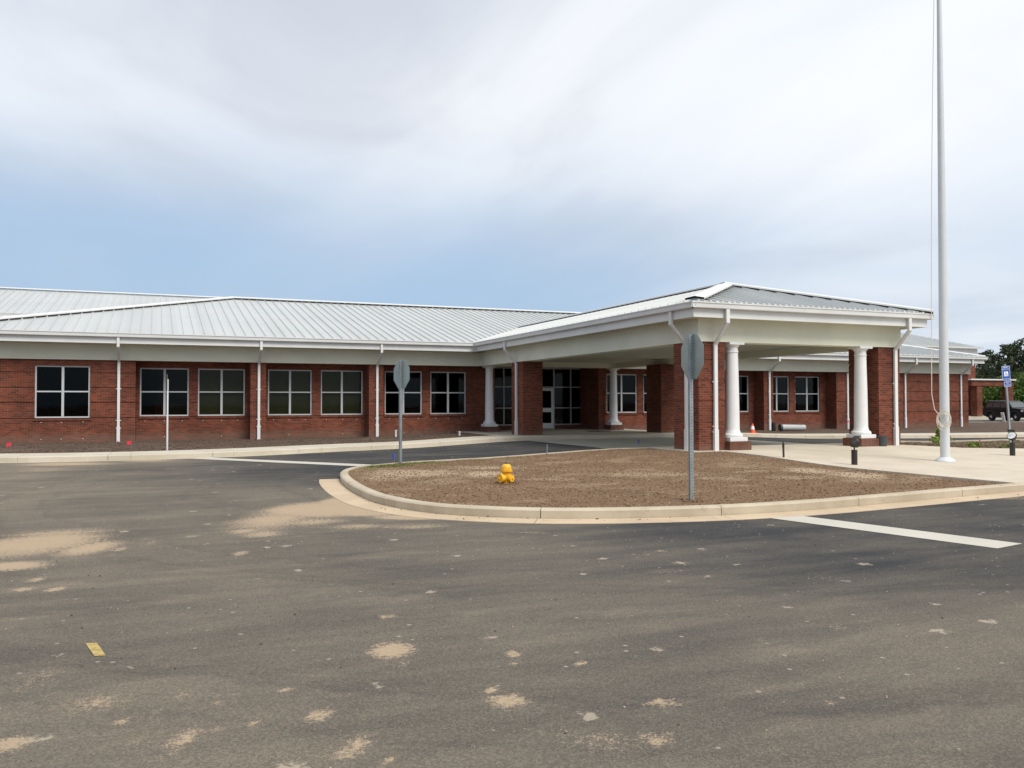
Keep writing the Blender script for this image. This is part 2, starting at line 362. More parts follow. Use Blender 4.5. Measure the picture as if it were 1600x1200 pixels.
def asphalt():
    M = bpy.data.materials.new('asphalt'); M.use_nodes = True; t = M.node_tree; p = t.nodes['Principled BSDF']
    g = nd(t, 'ShaderNodeNewGeometry'); P = g.outputs['Position']
    ad = nd(t, 'ShaderNodeAttribute'); ad.attribute_name = 'dust'; asnd = nd(t, 'ShaderNodeAttribute'); asnd.attribute_name = 'sand'
    ng = nd(t, 'ShaderNodeTexNoise', i_Scale=0.35, i_Detail=8.0, i_Roughness=0.6); t.links.new(P, ng.inputs['Vector'])
    fine = nd(t, 'ShaderNodeTexNoise', i_Scale=75.0, i_Detail=5.0, i_Roughness=0.75); t.links.new(P, fine.inputs['Vector'])
    mp_ = nd(t, 'ShaderNodeMapping'); t.links.new(P, mp_.inputs[0]); mp_.inputs['Rotation'].default_value = (0, 0, math.radians(52)); mp_.inputs['Scale'].default_value = (0.30, 2.0, 1)
    st = nd(t, 'ShaderNodeTexNoise', i_Scale=1.0, i_Detail=7.0, i_Roughness=0.68, i_Distortion=0.4); t.links.new(mp_.outputs[0], st.inputs['Vector'])
    d = mth(t, 'ADD', ad.outputs['Fac'], mth(t, 'MULTIPLY', mth(t, 'SUBTRACT', ng.outputs[0], 0.5), 1.3))
    d = mth(t, 'ADD', d, mth(t, 'MULTIPLY', mth(t, 'SUBTRACT', st.outputs[0], 0.5), 1.1))
    d = mth(t, 'ADD', d, mth(t, 'MULTIPLY', mth(t, 'SUBTRACT', fine.outputs[0], 0.5), 0.35), clamp=True)
    col = mixc(t, d, (0.044, 0.045, 0.048), (0.180, 0.155, 0.122))
    sp_ = nd(t, 'ShaderNodeSeparateXYZ'); t.links.new(P, sp_.inputs[0])
    ax_ = mth(t, 'SUBTRACT', sp_.outputs[0], 9.0); ay_ = mth(t, 'SUBTRACT', sp_.outputs[1], 17.0)
    rr_ = mth(t, 'SQRT', mth(t, 'ADD', mth(t, 'MULTIPLY', ax_, ax_), mth(t, 'MULTIPLY', ay_, ay_)))
    wob = mth(t, 'ADD', rr_, mth(t, 'MULTIPLY', ng.outputs[0], 1.6))
    cw = nd(t, 'ShaderNodeCombineXYZ'); t.links.new(wob, cw.inputs[0])
    arc = nd(t, 'ShaderNodeTexNoise', i_Scale=1.5, i_Detail=5.0, i_Roughness=0.7); t.links.new(cw.outputs[0], arc.inputs['Vector'])
    col = mixc(t, mth(t, 'MULTIPLY', sstep(t, arc.outputs[0], 0.50, 0.66), 0.26), col, (0.036, 0.036, 0.038))
    # aggregate speckle
    v = nd(t, 'ShaderNodeTexVoronoi', i_Scale=95.0); t.links.new(P, v.inputs['Vector'])
    wn = nd(t, 'ShaderNodeTexWhiteNoise'); t.links.new(v.outputs['Position'], wn.inputs['Vector'])
    col = mixc(t, 0.42, col, mixc(t, mth(t, 'POWER', wn.outputs[0], 1.6), (0.55, 0.55, 0.55), (1.9, 1.87, 1.8)), 'MULTIPLY')
    # small pale scuffs and crumbs of mortar
    v2 = nd(t, 'ShaderNodeTexVoronoi', i_Scale=2.3, i_Randomness=1.0); t.links.new(P, v2.inputs['Vector'])
    w2 = nd(t, 'ShaderNodeTexWhiteNoise'); t.links.new(v2.outputs['Position'], w2.inputs['Vector'])
    fn2 = nd(t, 'ShaderNodeTexNoise', i_Scale=16.0, i_Detail=5.0, i_Roughness=0.75); t.links.new(P, fn2.inputs['Vector'])
    rad = mth(t, 'MULTIPLY', mth(t, 'POWER', w2.outputs[0], 2.0), 0.20)
    dd = mth(t, 'SUBTRACT', mth(t, 'ADD', rad, mth(t, 'MULTIPLY', mth(t, 'SUBTRACT', fn2.outputs[0], 0.54), 0.75)), v2.outputs['Distance'])
    spot = mth(t, 'MULTIPLY', mth(t, 'MULTIPLY', sstep(t, dd, -0.01, 0.06), mth(t, 'LESS_THAN', v2.outputs['Distance'], 0.36)), 0.7)
    col = mixc(t, spot, col, (0.46, 0.385, 0.30))
    v3 = nd(t, 'ShaderNodeTexVoronoi', i_Scale=7.0); t.links.new(P, v3.inputs['Vector'])
    w3 = nd(t, 'ShaderNodeTexWhiteNoise'); t.links.new(v3.outputs['Position'], w3.inputs['Vector'])
    crumb = mth(t, 'MULTIPLY', mth(t, 'LESS_THAN', v3.outputs['Distance'], 0.12), mth(t, 'GREATER_THAN', w3.outputs[0], 0.83))
    col = mixc(t, mth(t, 'MULTIPLY', crumb, 0.6), col, (0.42, 0.38, 0.32))
    crumb2 = mth(t, 'MULTIPLY', mth(t, 'LESS_THAN', v3.outputs['Distance'], 0.09), mth(t, 'LESS_THAN', w3.outputs[0], 0.06))
    col = mixc(t, mth(t, 'MULTIPLY', crumb2, 0.8), col, (0.02, 0.02, 0.02))
    # sand drifts
    gr = nd(t, 'ShaderNodeTexNoise', i_Scale=22.0, i_Detail=7.0, i_Roughness=0.8); t.links.new(P, gr.inputs['Vector'])
    # thin gritty film of sand in the tyre-swept bands
    mpf = nd(t, 'ShaderNodeMapping'); t.links.new(P, mpf.inputs[0]); mpf.inputs['Rotation'].default_value = (0, 0, math.radians(58)); mpf.inputs['Scale'].default_value = (0.5, 1.5, 1); mpf.inputs['Location'].default_value = (3.3, 1.7, 0)
    fm = nd(t, 'ShaderNodeTexNoise', i_Scale=0.8, i_Detail=8.0, i_Roughness=0.7); t.links.new(mpf.outputs[0], fm.inputs['Vector'])
    film = mth(t, 'MULTIPLY', sstep(t, fm.outputs[0], 0.50, 0.72), sstep(t, fine.outputs[0], 0.42, 0.62))
    film = mth(t, 'MULTIPLY', film, mth(t, 'MULTIPLY', sstep(t, ad.outputs['Fac'], 0.3, 0.7), 0.8))
    col = mixc(t, film, col, (0.37, 0.295, 0.215))
    sf = mth(t, 'ADD', asnd.outputs['Fac'], mth(t, 'MULTIPLY', mth(t, 'SUBTRACT', gr.outputs[0], 0.5), 2.6))
    sf = mth(t, 'ADD', sf, mth(t, 'MULTIPLY', mth(t, 'SUBTRACT', fine.outputs[0], 0.5), 2.2))
    sf = mth(t, 'ADD', sf, mth(t, 'MULTIPLY', mth(t, 'SUBTRACT', st.outputs[0], 0.5), 0.8))
    sf = mth(t, 'MULTIPLY', sstep(t, sf, 0.42, 0.85), sstep(t, asnd.outputs['Fac'], 0.0, 0.16))
    sandc = mixc(t, gr.outputs[0], (0.39, 0.29, 0.19), (0.57, 0.44, 0.30))
    col = mixc(t, mth(t, 'MULTIPLY', sf, 0.80), col, sandc)
    t.links.new(col, p.inputs['Base Color'])
    p.inputs['Roughness'].default_value = 0.93; p.inputs['Specular IOR Level'].default_value = 0.15
    bb = nd(t, 'ShaderNodeBump', i_Strength=0.8, i_Distance=0.008); t.links.new(mth(t, 'ADD', fine.outputs[0], mth(t, 'MULTIPLY', v.outputs['Distance'], 0.5)), bb.inputs['Height']); t.links.new(bb.outputs[0], p.inputs['Normal'])
    MT['asphalt'] = M
asphalt()
def worn_paint(name, col, wear):
    M = bpy.data.materials.new(name); M.use_nodes = True; t = M.node_tree; p = t.nodes['Principled BSDF']
    g = nd(t, 'ShaderNodeNewGeometry')
    n = nd(t, 'ShaderNodeTexNoise', i_Scale=30.0, i_Detail=8.0, i_Roughness=0.8); t.links.new(g.outputs['Position'], n.inputs['Vector'])
    n2_ = nd(t, 'ShaderNodeTexNoise', i_Scale=1.3, i_Detail=5.0); t.links.new(g.outputs['Position'], n2_.inputs['Vector'])
    c = mixc(t, n2_.outputs[0], tuple(k*0.78 for k in col), col)
    t.links.new(mixc(t, sstep(t, n.outputs[0], wear, wear+0.12), c, tuple(k*0.45 for k in col)), p.inputs['Base Color']); p.inputs['Roughness'].default_value = 0.8
    MT[name] = M
worn_paint('line_paint', (0.58, 0.55, 0.47), 0.60); worn_paint('yellow_spray', (0.58, 0.43, 0.15), 0.47)

def leaf_mat(name, a, b, trans=0.25):
    M = bpy.data.materials.new(name); M.use_nodes = True; t = M.node_tree; p = t.nodes['Principled BSDF']
    oi = nd(t, 'ShaderNodeObjectInfo'); g = nd(t, 'ShaderNodeNewGeometry')
    n = nd(t, 'ShaderNodeTexNoise', i_Scale=0.9, i_Detail=3.0); t.links.new(g.outputs['Position'], n.inputs['Vector'])
    f = mth(t, 'ADD', mth(t, 'MULTIPLY', g.outputs['Random Per Island'], 0.5), mth(t, 'MULTIPLY', n.outputs[0], 0.5))
    t.links.new(mixc(t, f, a, b), p.inputs['Base Color']); p.inputs['Roughness'].default_value = 0.7
    p.inputs['Specular IOR Level'].default_value = 0.2
    MT[name] = M
leaf_mat('pine_needles', (0.024, 0.038, 0.020), (0.075, 0.095, 0.045))
leaf_mat('oak_leaves', (0.018, 0.034, 0.011), (0.055, 0.080, 0.026))
leaf_mat('shrub_leaves', (0.035, 0.075, 0.012), (0.10, 0.16, 0.03))
leaf_mat('weed_leaves', (0.13, 0.20, 0.03), (0.27, 0.33, 0.07))
leaf_mat('grass_blades', (0.10, 0.13, 0.035), (0.22, 0.22, 0.08))
leaf_mat('straw', (0.30, 0.22, 0.13), (0.55, 0.45, 0.30))

# ------------------------------------------------------------------ road sheet (painted attributes: dust, sand)
def grid_obj(name, xs, ys, zf, material, attrs=None, keep=None):
    X, Y = np.meshgrid(xs, ys, indexing='ij'); Z = zf(X, Y); nx, ny = X.shape
    co = np.stack([X, Y, Z], -1).reshape(-1, 3).astype(np.float32)
    i = np.arange(nx-1)[:, None]*ny + np.arange(ny-1)[None, :]
    q = np.stack([i, i+ny, i+ny+1, i+1], -1).reshape(-1, 4)
    if keep is not None:
        cxy = co[q].mean(1); q = q[keep(cxy[:, 0], cxy[:, 1])]
        used, inv = np.unique(q, return_inverse=True); co = co[used]; q = inv.reshape(-1, 4)
    me = bpy.data.meshes.new(name); me.vertices.add(len(co)); me.vertices.foreach_set('co', co.ravel())
    me.loops.add(q.size); me.loops.foreach_set('vertex_index', q.ravel().astype(np.int32))
    me.polygons.add(len(q)); me.polygons.foreach_set('loop_start', np.arange(0, q.size, 4, dtype=np.int32))
    me.polygons.foreach_set('loop_total', np.full(len(q), 4, dtype=np.int32)); me.polygons.foreach_set('use_smooth', np.ones(len(q), bool))
    me.update(calc_edges=True); me.materials.append(material)
    if attrs:
        for k, fn in attrs.items():
            a = me.attributes.new(k, 'FLOAT', 'POINT'); a.data.foreach_set('value', fn(co[:, 0], co[:, 1]).astype(np.float32))
    o = bpy.data.objects.new(name, me); COL.objects.link(o); return o
def axis(segs):
    out = []
    for a, b, s in segs: out.append(np.arange(a, b, s))
    return np.concatenate(out + [[segs[-1][1]]])
BLD = [(-70, 33.5), (-30, 31.0), (-12, 29.8), (-6, 28.7), (-3, 28.0), (0, 27.9), (3, 28.6), (6, 29.9), (9, 30.9), (12, 31.5), (14.5, 31.8), (18, 31.85), (22, 31.8), (26, 31.5), (30, 30.4), (34, 29.0), (40, 27.8), (52, 27.0), (90, 26.5)]
# sand drifts: x, y, half-length across view, half-length along view, strength
SAND = [(-1.31, 11.75, 0.82, 1.07, -0.41, 0.98),
 (-0.71, 11.09, 0.34, 0.59, -0.41, 0.9),
 (-1.37, 10.18, 0.4, 0.32, -0.41, 0.9),
 (1.5, 5.69, 0.16, 0.21, -0.39, 1.0),
 (1.71, 6.61, 0.07, 0.08, -0.37, 0.9),
 (2.24, 5.28, 0.07, 0.09, -0.43, 0.9),
 (2.16, 5.09, 0.06, 0.05, -0.43, 0.6),
 (2.56, 4.92, 0.06, 0.06, -0.46, 0.9),
 (1.84, 4.67, 0.05, 0.05, -0.38, 0.85),
 (1.86, 4.47, 0.13, 0.12, -0.41, 0.95),
 (1.73, 4.22, 0.04, 0.05, -0.4, 0.6),
 (2.65, 4.1, 0.13, 0.07, -0.41, 0.9),
 (2.52, 3.75, 0.05, 0.05, -0.38, 0.7),
 (2.35, 3.67, 0.08, 0.07, -0.38, 1.0),
 (0.83, 4.67, 0.07, 0.1, -0.37, 1.0),
 (1.05, 4.55, 0.04, 0.05, -0.28, 0.6),
 (0.95, 4.22, 0.08, 0.13, -0.44, 0.65),
 (0.85, 4.1, 0.07, 0.07, -0.37, 0.8),
 (1.04, 3.95, 0.02, 0.05, -0.46, 0.7),
 (0.5, 4.69, 0.06, 0.08, -0.39, 0.6),
 (0.7, 5.14, 0.05, 0.06, -0.42, 0.8),
 (0.35, 5.13, 0.04, 0.09, -0.46, 0.7),
 (0.14, 5.29, 0.04, 0.08, -0.36, 0.6),
 (0.01, 5.05, 0.05, 0.05, -0.38, 0.7),
 (-0.16, 4.98, 0.04, 0.07, -0.46, 0.8),
 (-0.67, 4.89, 0.11, 0.11, -0.42, 0.95),
 (0.14, 4.62, 0.08, 0.17, -0.44, 0.7),
 (0.07, 4.48, 0.05, 0.05, -0.38, 0.8),
 (-0.3, 5.35, 0.22, 0.16, -0.4, 0.45),
 (-0.66, 6.0, 0.19, 0.35, -0.39, 0.35),
 (0.1, 5.92, 0.06, 0.08, -0.39, 0.5),
 (-0.0, 6.15, 0.05, 0.06, -0.42, 0.5),
 (0.3, 4.68, 0.05, 0.07, -0.32, 0.45),
 (-0.08, 4.66, 0.04, 0.07, -0.4, 0.4),
 (-1.06, 9.31, 0.09, 0.14, -0.41, 0.7),
 (-0.84, 8.76, 0.08, 0.12, -0.4, 0.8),
 (-1.11, 8.88, 0.11, 0.12, -0.44, 0.7),
 (0.78, 8.45, 0.05, 0.09, -0.42, 0.4),
 (0.89, 10.01, 0.11, 0.21, -0.42, 0.7),
 (-0.12, 11.52, 0.16, 0.33, -0.41, 0.35),
 (0.43, 11.55, 0.1, 0.17, -0.42, 0.5),
 (-0.05, 11.22, 0.17, 0.3, -0.41, 0.4),
 (-0.38, 10.87, 0.09, 0.19, -0.39, 0.7),
 (1.63, 12.86, 0.65, 1.42, -0.41, 0.75),
 (2.52, 13.65, 0.87, 0.92, -0.41, 1.5),
 (3.1, 13.2, 0.71, 0.64, -0.41, 1.5),
 (3.58, 12.14, 0.67, 0.29, -0.42, 1.1),
 (3.05, 14.45, 0.5, 0.95, -0.41, 1.5),
 (3.2, 13.61, 0.21, 0.77, -0.41, 1.0),
 (1.28, 11.36, 0.33, 0.39, -0.42, 0.6),
 (2.59, 11.59, 0.49, 0.37, -0.41, 0.55),
 (3.29, 11.21, 0.7, 0.3, -0.41, 0.5),
 (1.08, 11.73, 0.24, 0.3, -0.43, 0.6),
 (2.1, 12.3, 0.55, 0.67, -0.41, 0.55),
 (-2.38, 26.76, 1.64, 0.85, -0.42, 0.75),
 (-0.23, 27.21, 1.15, 0.76, -0.43, 0.6),
 (-2.77, 24.72, 1.0, 0.96, -0.42, 0.45),
 (-2.92, 22.56, 0.6, 1.19, -0.42, 0.35),
 (-1.27, 21.82, 0.9, 1.14, -0.42, 0.28),
 (5.71, 10.62, 0.45, 0.13, -0.41, 0.5),
 (4.54, 10.1, 0.3, 0.11, -0.42, 0.5),
 (5.33, 8.25, 0.07, 0.09, -0.43, 0.6),
 (4.73, 7.24, 0.38, 0.17, -0.42, 0.28),
 (5.98, 6.37, 0.28, 0.29, -0.41, 0.28),
 (4.76, 4.94, 0.07, 0.08, -0.39, 0.7),
 (3.98, 4.92, 0.04, 0.05, -0.4, 0.6),
 (4.2, 4.46, 0.03, 0.05, -0.46, 0.5),
 (4.46, 4.31, 0.03, 0.05, -0.38, 0.4),
 (3.54, 3.72, 0.05, 0.05, -0.42, 0.6),
 (3.78, 3.88, 0.04, 0.05, -0.4, 0.4),
 (4.31, 6.34, 0.11, 0.05, -0.4, 0.4),
 (2.09, 3.74, 0.26, 0.18, -0.4, 0.42),
 (1.87, 4.01, 0.2, 0.12, -0.42, 0.35),
 (3.38, 3.71, 0.03, 0.05, -0.38, 0.4),
 (12.89, 11.03, 0.68, 0.34, -0.42, 0.5),
 (9.95, 11.16, 0.43, 0.19, -0.41, 0.4),
 (13.96, 10.34, 0.56, 0.47, -0.41, 0.4),
 (3.67, 10.91, 0.52, 0.17, -0.41, 0.3)]
def sand_f(x, y):
    v = np.zeros_like(x)
    for sx, sy, ra, rb, an, k in SAND:
        c, s = math.cos(an), math.sin(an); dx, dy = x-sx, y-sy
        a = dx*c + dy*s; b = -dx*s + dy*c
        v = np.maximum(v, k*np.clip((1.75-1.22*np.sqrt((a/ra)**2+(b/rb)**2))/1.15, 0, 1.25))
    return np.clip(v, 0, 2)
def dust_f(x, y):
    fwd = x*0.389+y*0.921; rgt = x*0.921-y*0.389
    near = 1-sm(fwd, 7, 17)
    right_dark = sm(rgt, -2.5, 4)*sm(fwd, 5.0, 9.5)
    back = sm(fwd, 15, 21)*sm(rgt, -13, -5)
    v = 0.74 - 0.50*right_dark - 0.52*back - 0.06*(1-near)
    left = (1-sm(rgt, -11, -4)); v = v + 0.30*left*(1-back)*sm(fwd, 5, 9) + 0.12*(1-sm(fwd, 3.0, 7.5))
    lane = sm(x, 3, 6)*sm(y, 19, 22); v = v*(1-lane)+0.10*lane
    return np.clip(v, 0, 1)
road = struct(grid_obj('road', axis([(-70, -14, 1.0), (-14, 24, 0.08), (24, 90, 1.0)]), axis([(-25, 1, 1.0), (1, 30.4, 0.08), (30.4, 36, 0.8)]),
    lambda X, Y: G(X, Y), MT['asphalt'], {'dust': dust_f, 'sand': sand_f},
    keep=lambda x, y: ~((x > 5.5) & (x < 14.9) & (y > 12.5) & (y < 19)) & ~((x > 15.5) & (x < 22) & (y > 12) & (y < 30)) & (y < 0.7+np.interp(x, [p[0] for p in BLD], [p[1] for p in BLD]))))

# wide ground to the horizon
gnd = struct(grid_obj('ground', axis([(-900, -100, 100), (-100, 150, 10), (150, 900, 75)]), axis([(-600, -50, 50), (-50, 150, 10), (150, 1200, 75)]),
    lambda X, Y: -0.12+0*X, MT['far_soil']))

# ------------------------------------------------------------------ paths in plan
def cr(pts, n=8):
    "Catmull-Rom through the points"
    P = [Vector(p) for p in pts]; P = [2*P[0]-P[1]] + P + [2*P[-1]-P[-2]]; out = []
    for i in range(1, len(P)-2):
        for k in range(n):
            t = k/n; a, b, c, d = P[i-1], P[i], P[i+1], P[i+2]
            out.append(0.5*((2*b)+(c-a)*t+(2*a-5*b+4*c-d)*t*t+(3*b-a-3*c+d)*t**3))
    out.append(P[-2]); return out
ISL_FRONT = [(5.20, 21.02), (4.55, 20.55), (4.02, 19.6), (3.70, 18.3), (3.50, 16.6), (3.42, 15.0), (3.48, 13.75), (3.85, 12.5), (4.55, 11.65), (5.6, 10.98), (7.3, 10.50), (9.2, 10.38), (11.5, 10.58), (13.5, 10.80), (16.0, 11.0), (20, 11.1), (26, 11.0), (40, 10.8)]
ISL_BACK = [(5.20, 21.02), (6.2, 21.62), (7.8, 22.12), (9.6, 22.50), (11.5, 22.68), (13.0, 22.72), (14.05, 22.6)]
def resample(path, step):
    L = [0]
    for a, b in zip(path, path[1:]): L.append(L[-1]+(b-a).length)
    n = max(1, round(L[-1]/step)); out = []; j = 0
    for i in range(n+1):
        s = L[-1]*i/n
        while j < len(L)-2 and L[j+1] < s: j += 1
        t = (s-L[j])/max(1e-9, L[j+1]-L[j]); out.append(path[j].lerp(path[j+1], t))
    return out
def sweep(mb, path, prof, gap_every=None, gap=0.012, zf=None, step=0.25):
    "prof: (offset to the left of travel, height) closed loop; piece by piece with real joints"
    P = resample(path, step); n = len(prof); per = int(round((gap_every or 1e9)/step)) if gap_every else len(P)
    N = []
    for i in range(len(P)):
        d = (P[min(i+1, len(P)-1)]-P[max(i-1, 0)]).normalized(); N.append((Vector((-d.y, d.x)), d))
    i = 0
    while i < len(P)-1:
        j = min(i+per, len(P)-1); vs = []
        for k in range(i, j+1):
            p = P[k].copy(); nn, d = N[k]
            if k == i and i > 0: p = p + d*gap
            for o, z in prof:
                q = p+nn*o; vs.append((q.x, q.y, z+(float(G(q.x, q.y)) if zf is None else zf(q.x, q.y))))
        m_ = j-i+1
        fs = [(a*n+b, a*n+(b+1) % n, (a+1)*n+(b+1) % n, (a+1)*n+b) for a in range(m_-1) for b in range(n)]
        fs += [tuple(range(n)), tuple(range(m_*n-1, m_*n-n-1, -1))]
        mb.add(vs, fs); i = j
    return mb
KP = [(0.0, -0.12), (-0.015, 0.125), (0.012, 0.147), (0.04, 0.152), (0.16, 0.152), (0.165, -0.12)]   # kerb, face on the travel's right side is at 0
# island front kerb: island interior lies to the left of travel (travelling tip -> front -> right, interior is on the left)
front = cr([Vector(p) for p in ISL_FRONT]); back = cr([Vector(p) for p in ISL_BACK]); bld = cr([Vector(p) for p in BLD])
struct(sweep(MB(), front, KP, 2.75).build('kerb', MT['kerb_concrete']))
struct(sweep(MB(), list(reversed(back)), KP, 3.0).build('kerb', MT['kerb_concrete']))
pan = [(-0.46, -0.08), (-0.46, 0.006), (-0.02, 0.012), (0.02, -0.08)]
struct(sweep(MB(), front[21:], pan, 2.75).build('gutter_pan', MT['pan_concrete']))
# building side: walk with an integral kerb, from BLD line 1.8 m back
wp = [(0.0, -0.12), (-0.01, 0.13), (0.02, 0.15), (1.8, 0.155), (1.8, -0.12)]
struct(sweep(MB(), bld, wp, 3.0, 0.014, step=0.5).build('sidewalk', MT['walk_concrete']))
struct(sweep(MB(), bld, [(-0.34, -0.08), (-0.34, 0.006), (-0.01, 0.01), (0.01, -0.08)], 6.0, 0.01, step=0.5).build('gutter_pan', MT['kerb_concrete']))
# slab between the walk and the entrance
def slab(name, pts, top, material, thick=0.3, step=0.5):
    "polygon slab following G, cut in a fine grid so its top follows the slope"
    bm = bmesh.new(); vs = [bm.verts.new((p[0], p[1], 0)) for p in pts]; bm.faces.new(vs)
    xs = [p[0] for p in pts]; ys = [p[1] for p in pts]
    for a0, a1, no in ((min(xs), max(xs), Vector((1, 0, 0))), (min(ys), max(ys), Vector((0, 1, 0)))):
        k = a0+step
        while k < a1:
            bmesh.ops.bisect_plane(bm, geom=bm.verts[:]+bm.edges[:]+bm.faces[:], plane_co=no*k, plane_no=no); k += step
    r = bmesh.ops.extrude_face_region(bm, geom=bm.faces[:])
    topv = set(e for e in r['geom'] if isinstance(e, bmesh.types.BMVert))
    for v in bm.verts:
        g = float(G(v.co.x, v.co.y)); v.co.z = g+top if v in topv else g+top-thick
    bmesh.ops.recalc_face_normals(bm, faces=bm.faces)
    me = bpy.data.meshes.new(name); bm.to_mesh(me); bm.free(); me.materials.append(material)
    o = bpy.data.objects.new(name, me); COL.objects.link(o); return struct(o)
slab('entrance_slab', [(13.5, 33.3), (22.9, 33.3), (22.9, 40.2), (13.5, 40.2)], 0.15, MT['walk_concrete'])
slab('driveway', [(14.0, 20.9), (22.35, 20.9), (22.35, 31.70), (14.0, 31.70)], 0.006, MT['drive_concrete'], 0.1)
plz = [(14.15, 22.65), (14.15, 20.15), (15.05, 19.95), (15.2, 18.4), (15.12, 15.0), (15.15, 11.14), (24, 11.25), (40, 10.95), (40, 17.2), (27, 18.2), (24.3, 18.5), (23.2, 18.8), (22.5, 20.2), (22.5, 22.3), (20.5, 22.1), (18.2, 22.2), (15.6, 22.75)]
slab('plaza', plz, 0.15, MT['plaza_concrete'])
# soil of the island
def soil_z(seed, amp, base):
    rs = np.random.RandomState(seed); K = rs.uniform(-1, 1, (26, 2))*np.array([[5, 5]]); K[8:] *= 3.2; ph = rs.uniform(0, 6.28, 26); A = np.r_[np.ones(8), np.full(18, .35)]
    def f(X, Y):
        v = sum(a*np.sin(k[0]*X+k[1]*Y+p_) for k, p_, a in zip(K, ph, A))
        return G(X, Y)+base+amp*v/5
    return f
def inpoly(poly):
    P = np.array([(p[0], p[1]) for p in poly])
    def f(x, y):
        ins = np.zeros(len(x), bool); j = len(P)-1
        for i in range(len(P)):
            c = ((P[i, 1] > y) != (P[j, 1] > y)) & (x < (P[j, 0]-P[i, 0])*(y-P[i, 1])/(P[j, 1]-P[i, 1]+1e-12)+P[i, 0]); ins ^= c; j = i
        return ins
    return f
def offs(path, d):
    out = []
    for i, p in enumerate(path):
        t = (path[min(i+1, len(path)-1)]-path[max(i-1, 0)]).normalized(); out.append(p+Vector((-t.y, t.x))*d)
    return out
STRAW = [(5.37, 18.22, 1.15, 0.87, -0.42, 0.8),
 (7.4, 19.13, 0.93, 0.62, -0.42, 0.7),
 (4.43, 17.41, 0.54, 0.93, -0.42, 0.6),
 (9.87, 15.82, 1.39, 0.67, -0.42, 0.6),
 (10.77, 14.54, 0.8, 0.47, -0.42, 0.5),
 (13.84, 15.2, 0.55, 0.78, -0.42, 0.85),
 (13.92, 13.84, 0.52, 0.87, -0.43, 1.0),
 (12.34, 13.84, 0.79, 0.48, -0.42, 0.5),
 (7.48, 15.68, 0.66, 0.44, -0.42, 0.5),
 (3.68, 14.05, 0.33, 0.51, -0.41, 0.5),
 (6.71, 17.41, 0.49, 0.68, -0.43, 0.9),
 (14.14, 12.54, 0.51, 0.47, -0.42, 0.4),
 (5.21, 15.92, 0.63, 0.55, -0.42, 0.4),
 (9.03, 17.55, 0.9, 0.57, -0.43, 0.35),
 (6.74, 13.86, 0.93, 0.46, -0.41, 0.3),
 (12.96, 18.3, 0.99, 0.36, -0.43, 0.3),
 (4.2, 12.5, 0.6, 0.25, -0.41, 0.4),
 (6.71, 10.95, 1.15, 0.16, -0.41, 0.35)]
def straw_f(x, y):
    v = np.zeros_like(x)
    for sx, sy, ra, rb, an, k in STRAW:
        c, s = math.cos(an), math.sin(an); dx, dy = x-sx, y-sy
        v = np.maximum(v, k*np.clip((1.7-np.sqrt(((dx*c+dy*s)/ra)**2+((-dx*s+dy*c)/rb)**2))/1.2, 0, 1))
    return v

isl_poly = offs(front[:110], 0.09) + [Vector((15.35, 11.15)), Vector((15.45, 20.1)), Vector((14.3, 20.4)), Vector((14.25, 22.6))] + offs(list(reversed(back)), 0.09)
def isl_z(X, Y):
    z = soil_z(3, 0.012, 0.128)(X, Y)
    d = np.full(np.shape(X), 9.0)
    for p in front[::3]: d = np.minimum(d, np.hypot(X-p.x, Y-p.y))
    return z + 0.0*sm(d, 0.3, 1.5) - 0.015*np.exp(-((np.asarray(X)-15.15)/0.1)**2)
struct(grid_obj('soil_bed', axis([(3.3, 15.5, 0.06)]), axis([(10.3, 22.9, 0.06)]), isl_z, MT['island_soil'], {'straw': straw_f}, keep=inpoly(isl_poly)))
# planting beds against the school
struct(grid_obj('soil_bed', axis([(-40, -8, 1), (-8, 13.6, 0.15)]), axis([(29.2, 39.5, 0.15)]), soil_z(5, 0.02, 0.125), MT['bed_soil'],
    keep=inpoly([(p.x, p.y+1.72) for p in bld if p.x < 13.6] + [(13.6, 33.4), (13.6, 39.4), (-40, 39.4)])))
struct(grid_obj('soil_bed', axis([(22.8, 52, 0.2), (52, 62, .5)]), axis([(28, 48, 0.2)]), soil_z(6, 0.02, 0.125), MT['bed_soil'],
    keep=inpoly([(22.8, 33.2)] + [(p.x, p.y+1.72) for p in bld if 23 < p.x < 62] + [(62, 46), (50, 46), (49, 39.4), (22.8, 39.4)])))
struct(grid_obj('weedy_bed', axis([(22.4, 44, 0.15)]), axis([(16.9, 24.4, 0.15)]), soil_z(8, 0.025, 0.10), MT['weedy_soil'],
    keep=inpoly([(22.4, 18.6), (44, 16.9), (44, 24.0), (27, 24.2), (24.2, 23.2), (22.6, 21.0)])))
wb = cr([Vector(p) for p in [(22.45, 20.9), (22.9, 22.6), (24.2, 23.6), (27, 24.3), (33, 24.3), (44, 24.1)]])
struct(sweep(MB(), list(reversed(wb)), KP, 3.0).build('kerb', MT['kerb_concrete']))

# ------------------------------------------------------------------ painted lines
def quad(name, pts, z, material):
    mb = MB(); A, B, C, D = [Vector(p) for p in pts]; n = 24
    for i in range(n):
        for a, b in ((i/n, (i+1)/n),):
            q = [A.lerp(D, a), A.lerp(D, b), B.lerp(C, b), B.lerp(C, a)]
            mb.add([(p.x, p.y, float(G(p.x, p.y))+z) for p in q], [(0, 1, 2, 3)])
    return struct(mb.build(name, material))
quad('stop_line', [(8.27, 10.02), (8.86, 10.05), (9.55, 6.94), (8.98, 6.83)], 0.005, MT['line_paint'])
quad('stop_line', [(5.15, 22.25), (5.62, 22.70), (1.45, 28.05), (0.98, 27.65)], 0.005, MT['line_paint'])
quad('yellow_mark', [(-0.45, 6.70), (-0.375, 6.68), (-0.30, 6.32), (-0.37, 6.34)], 0.005, MT['yellow_spray'])

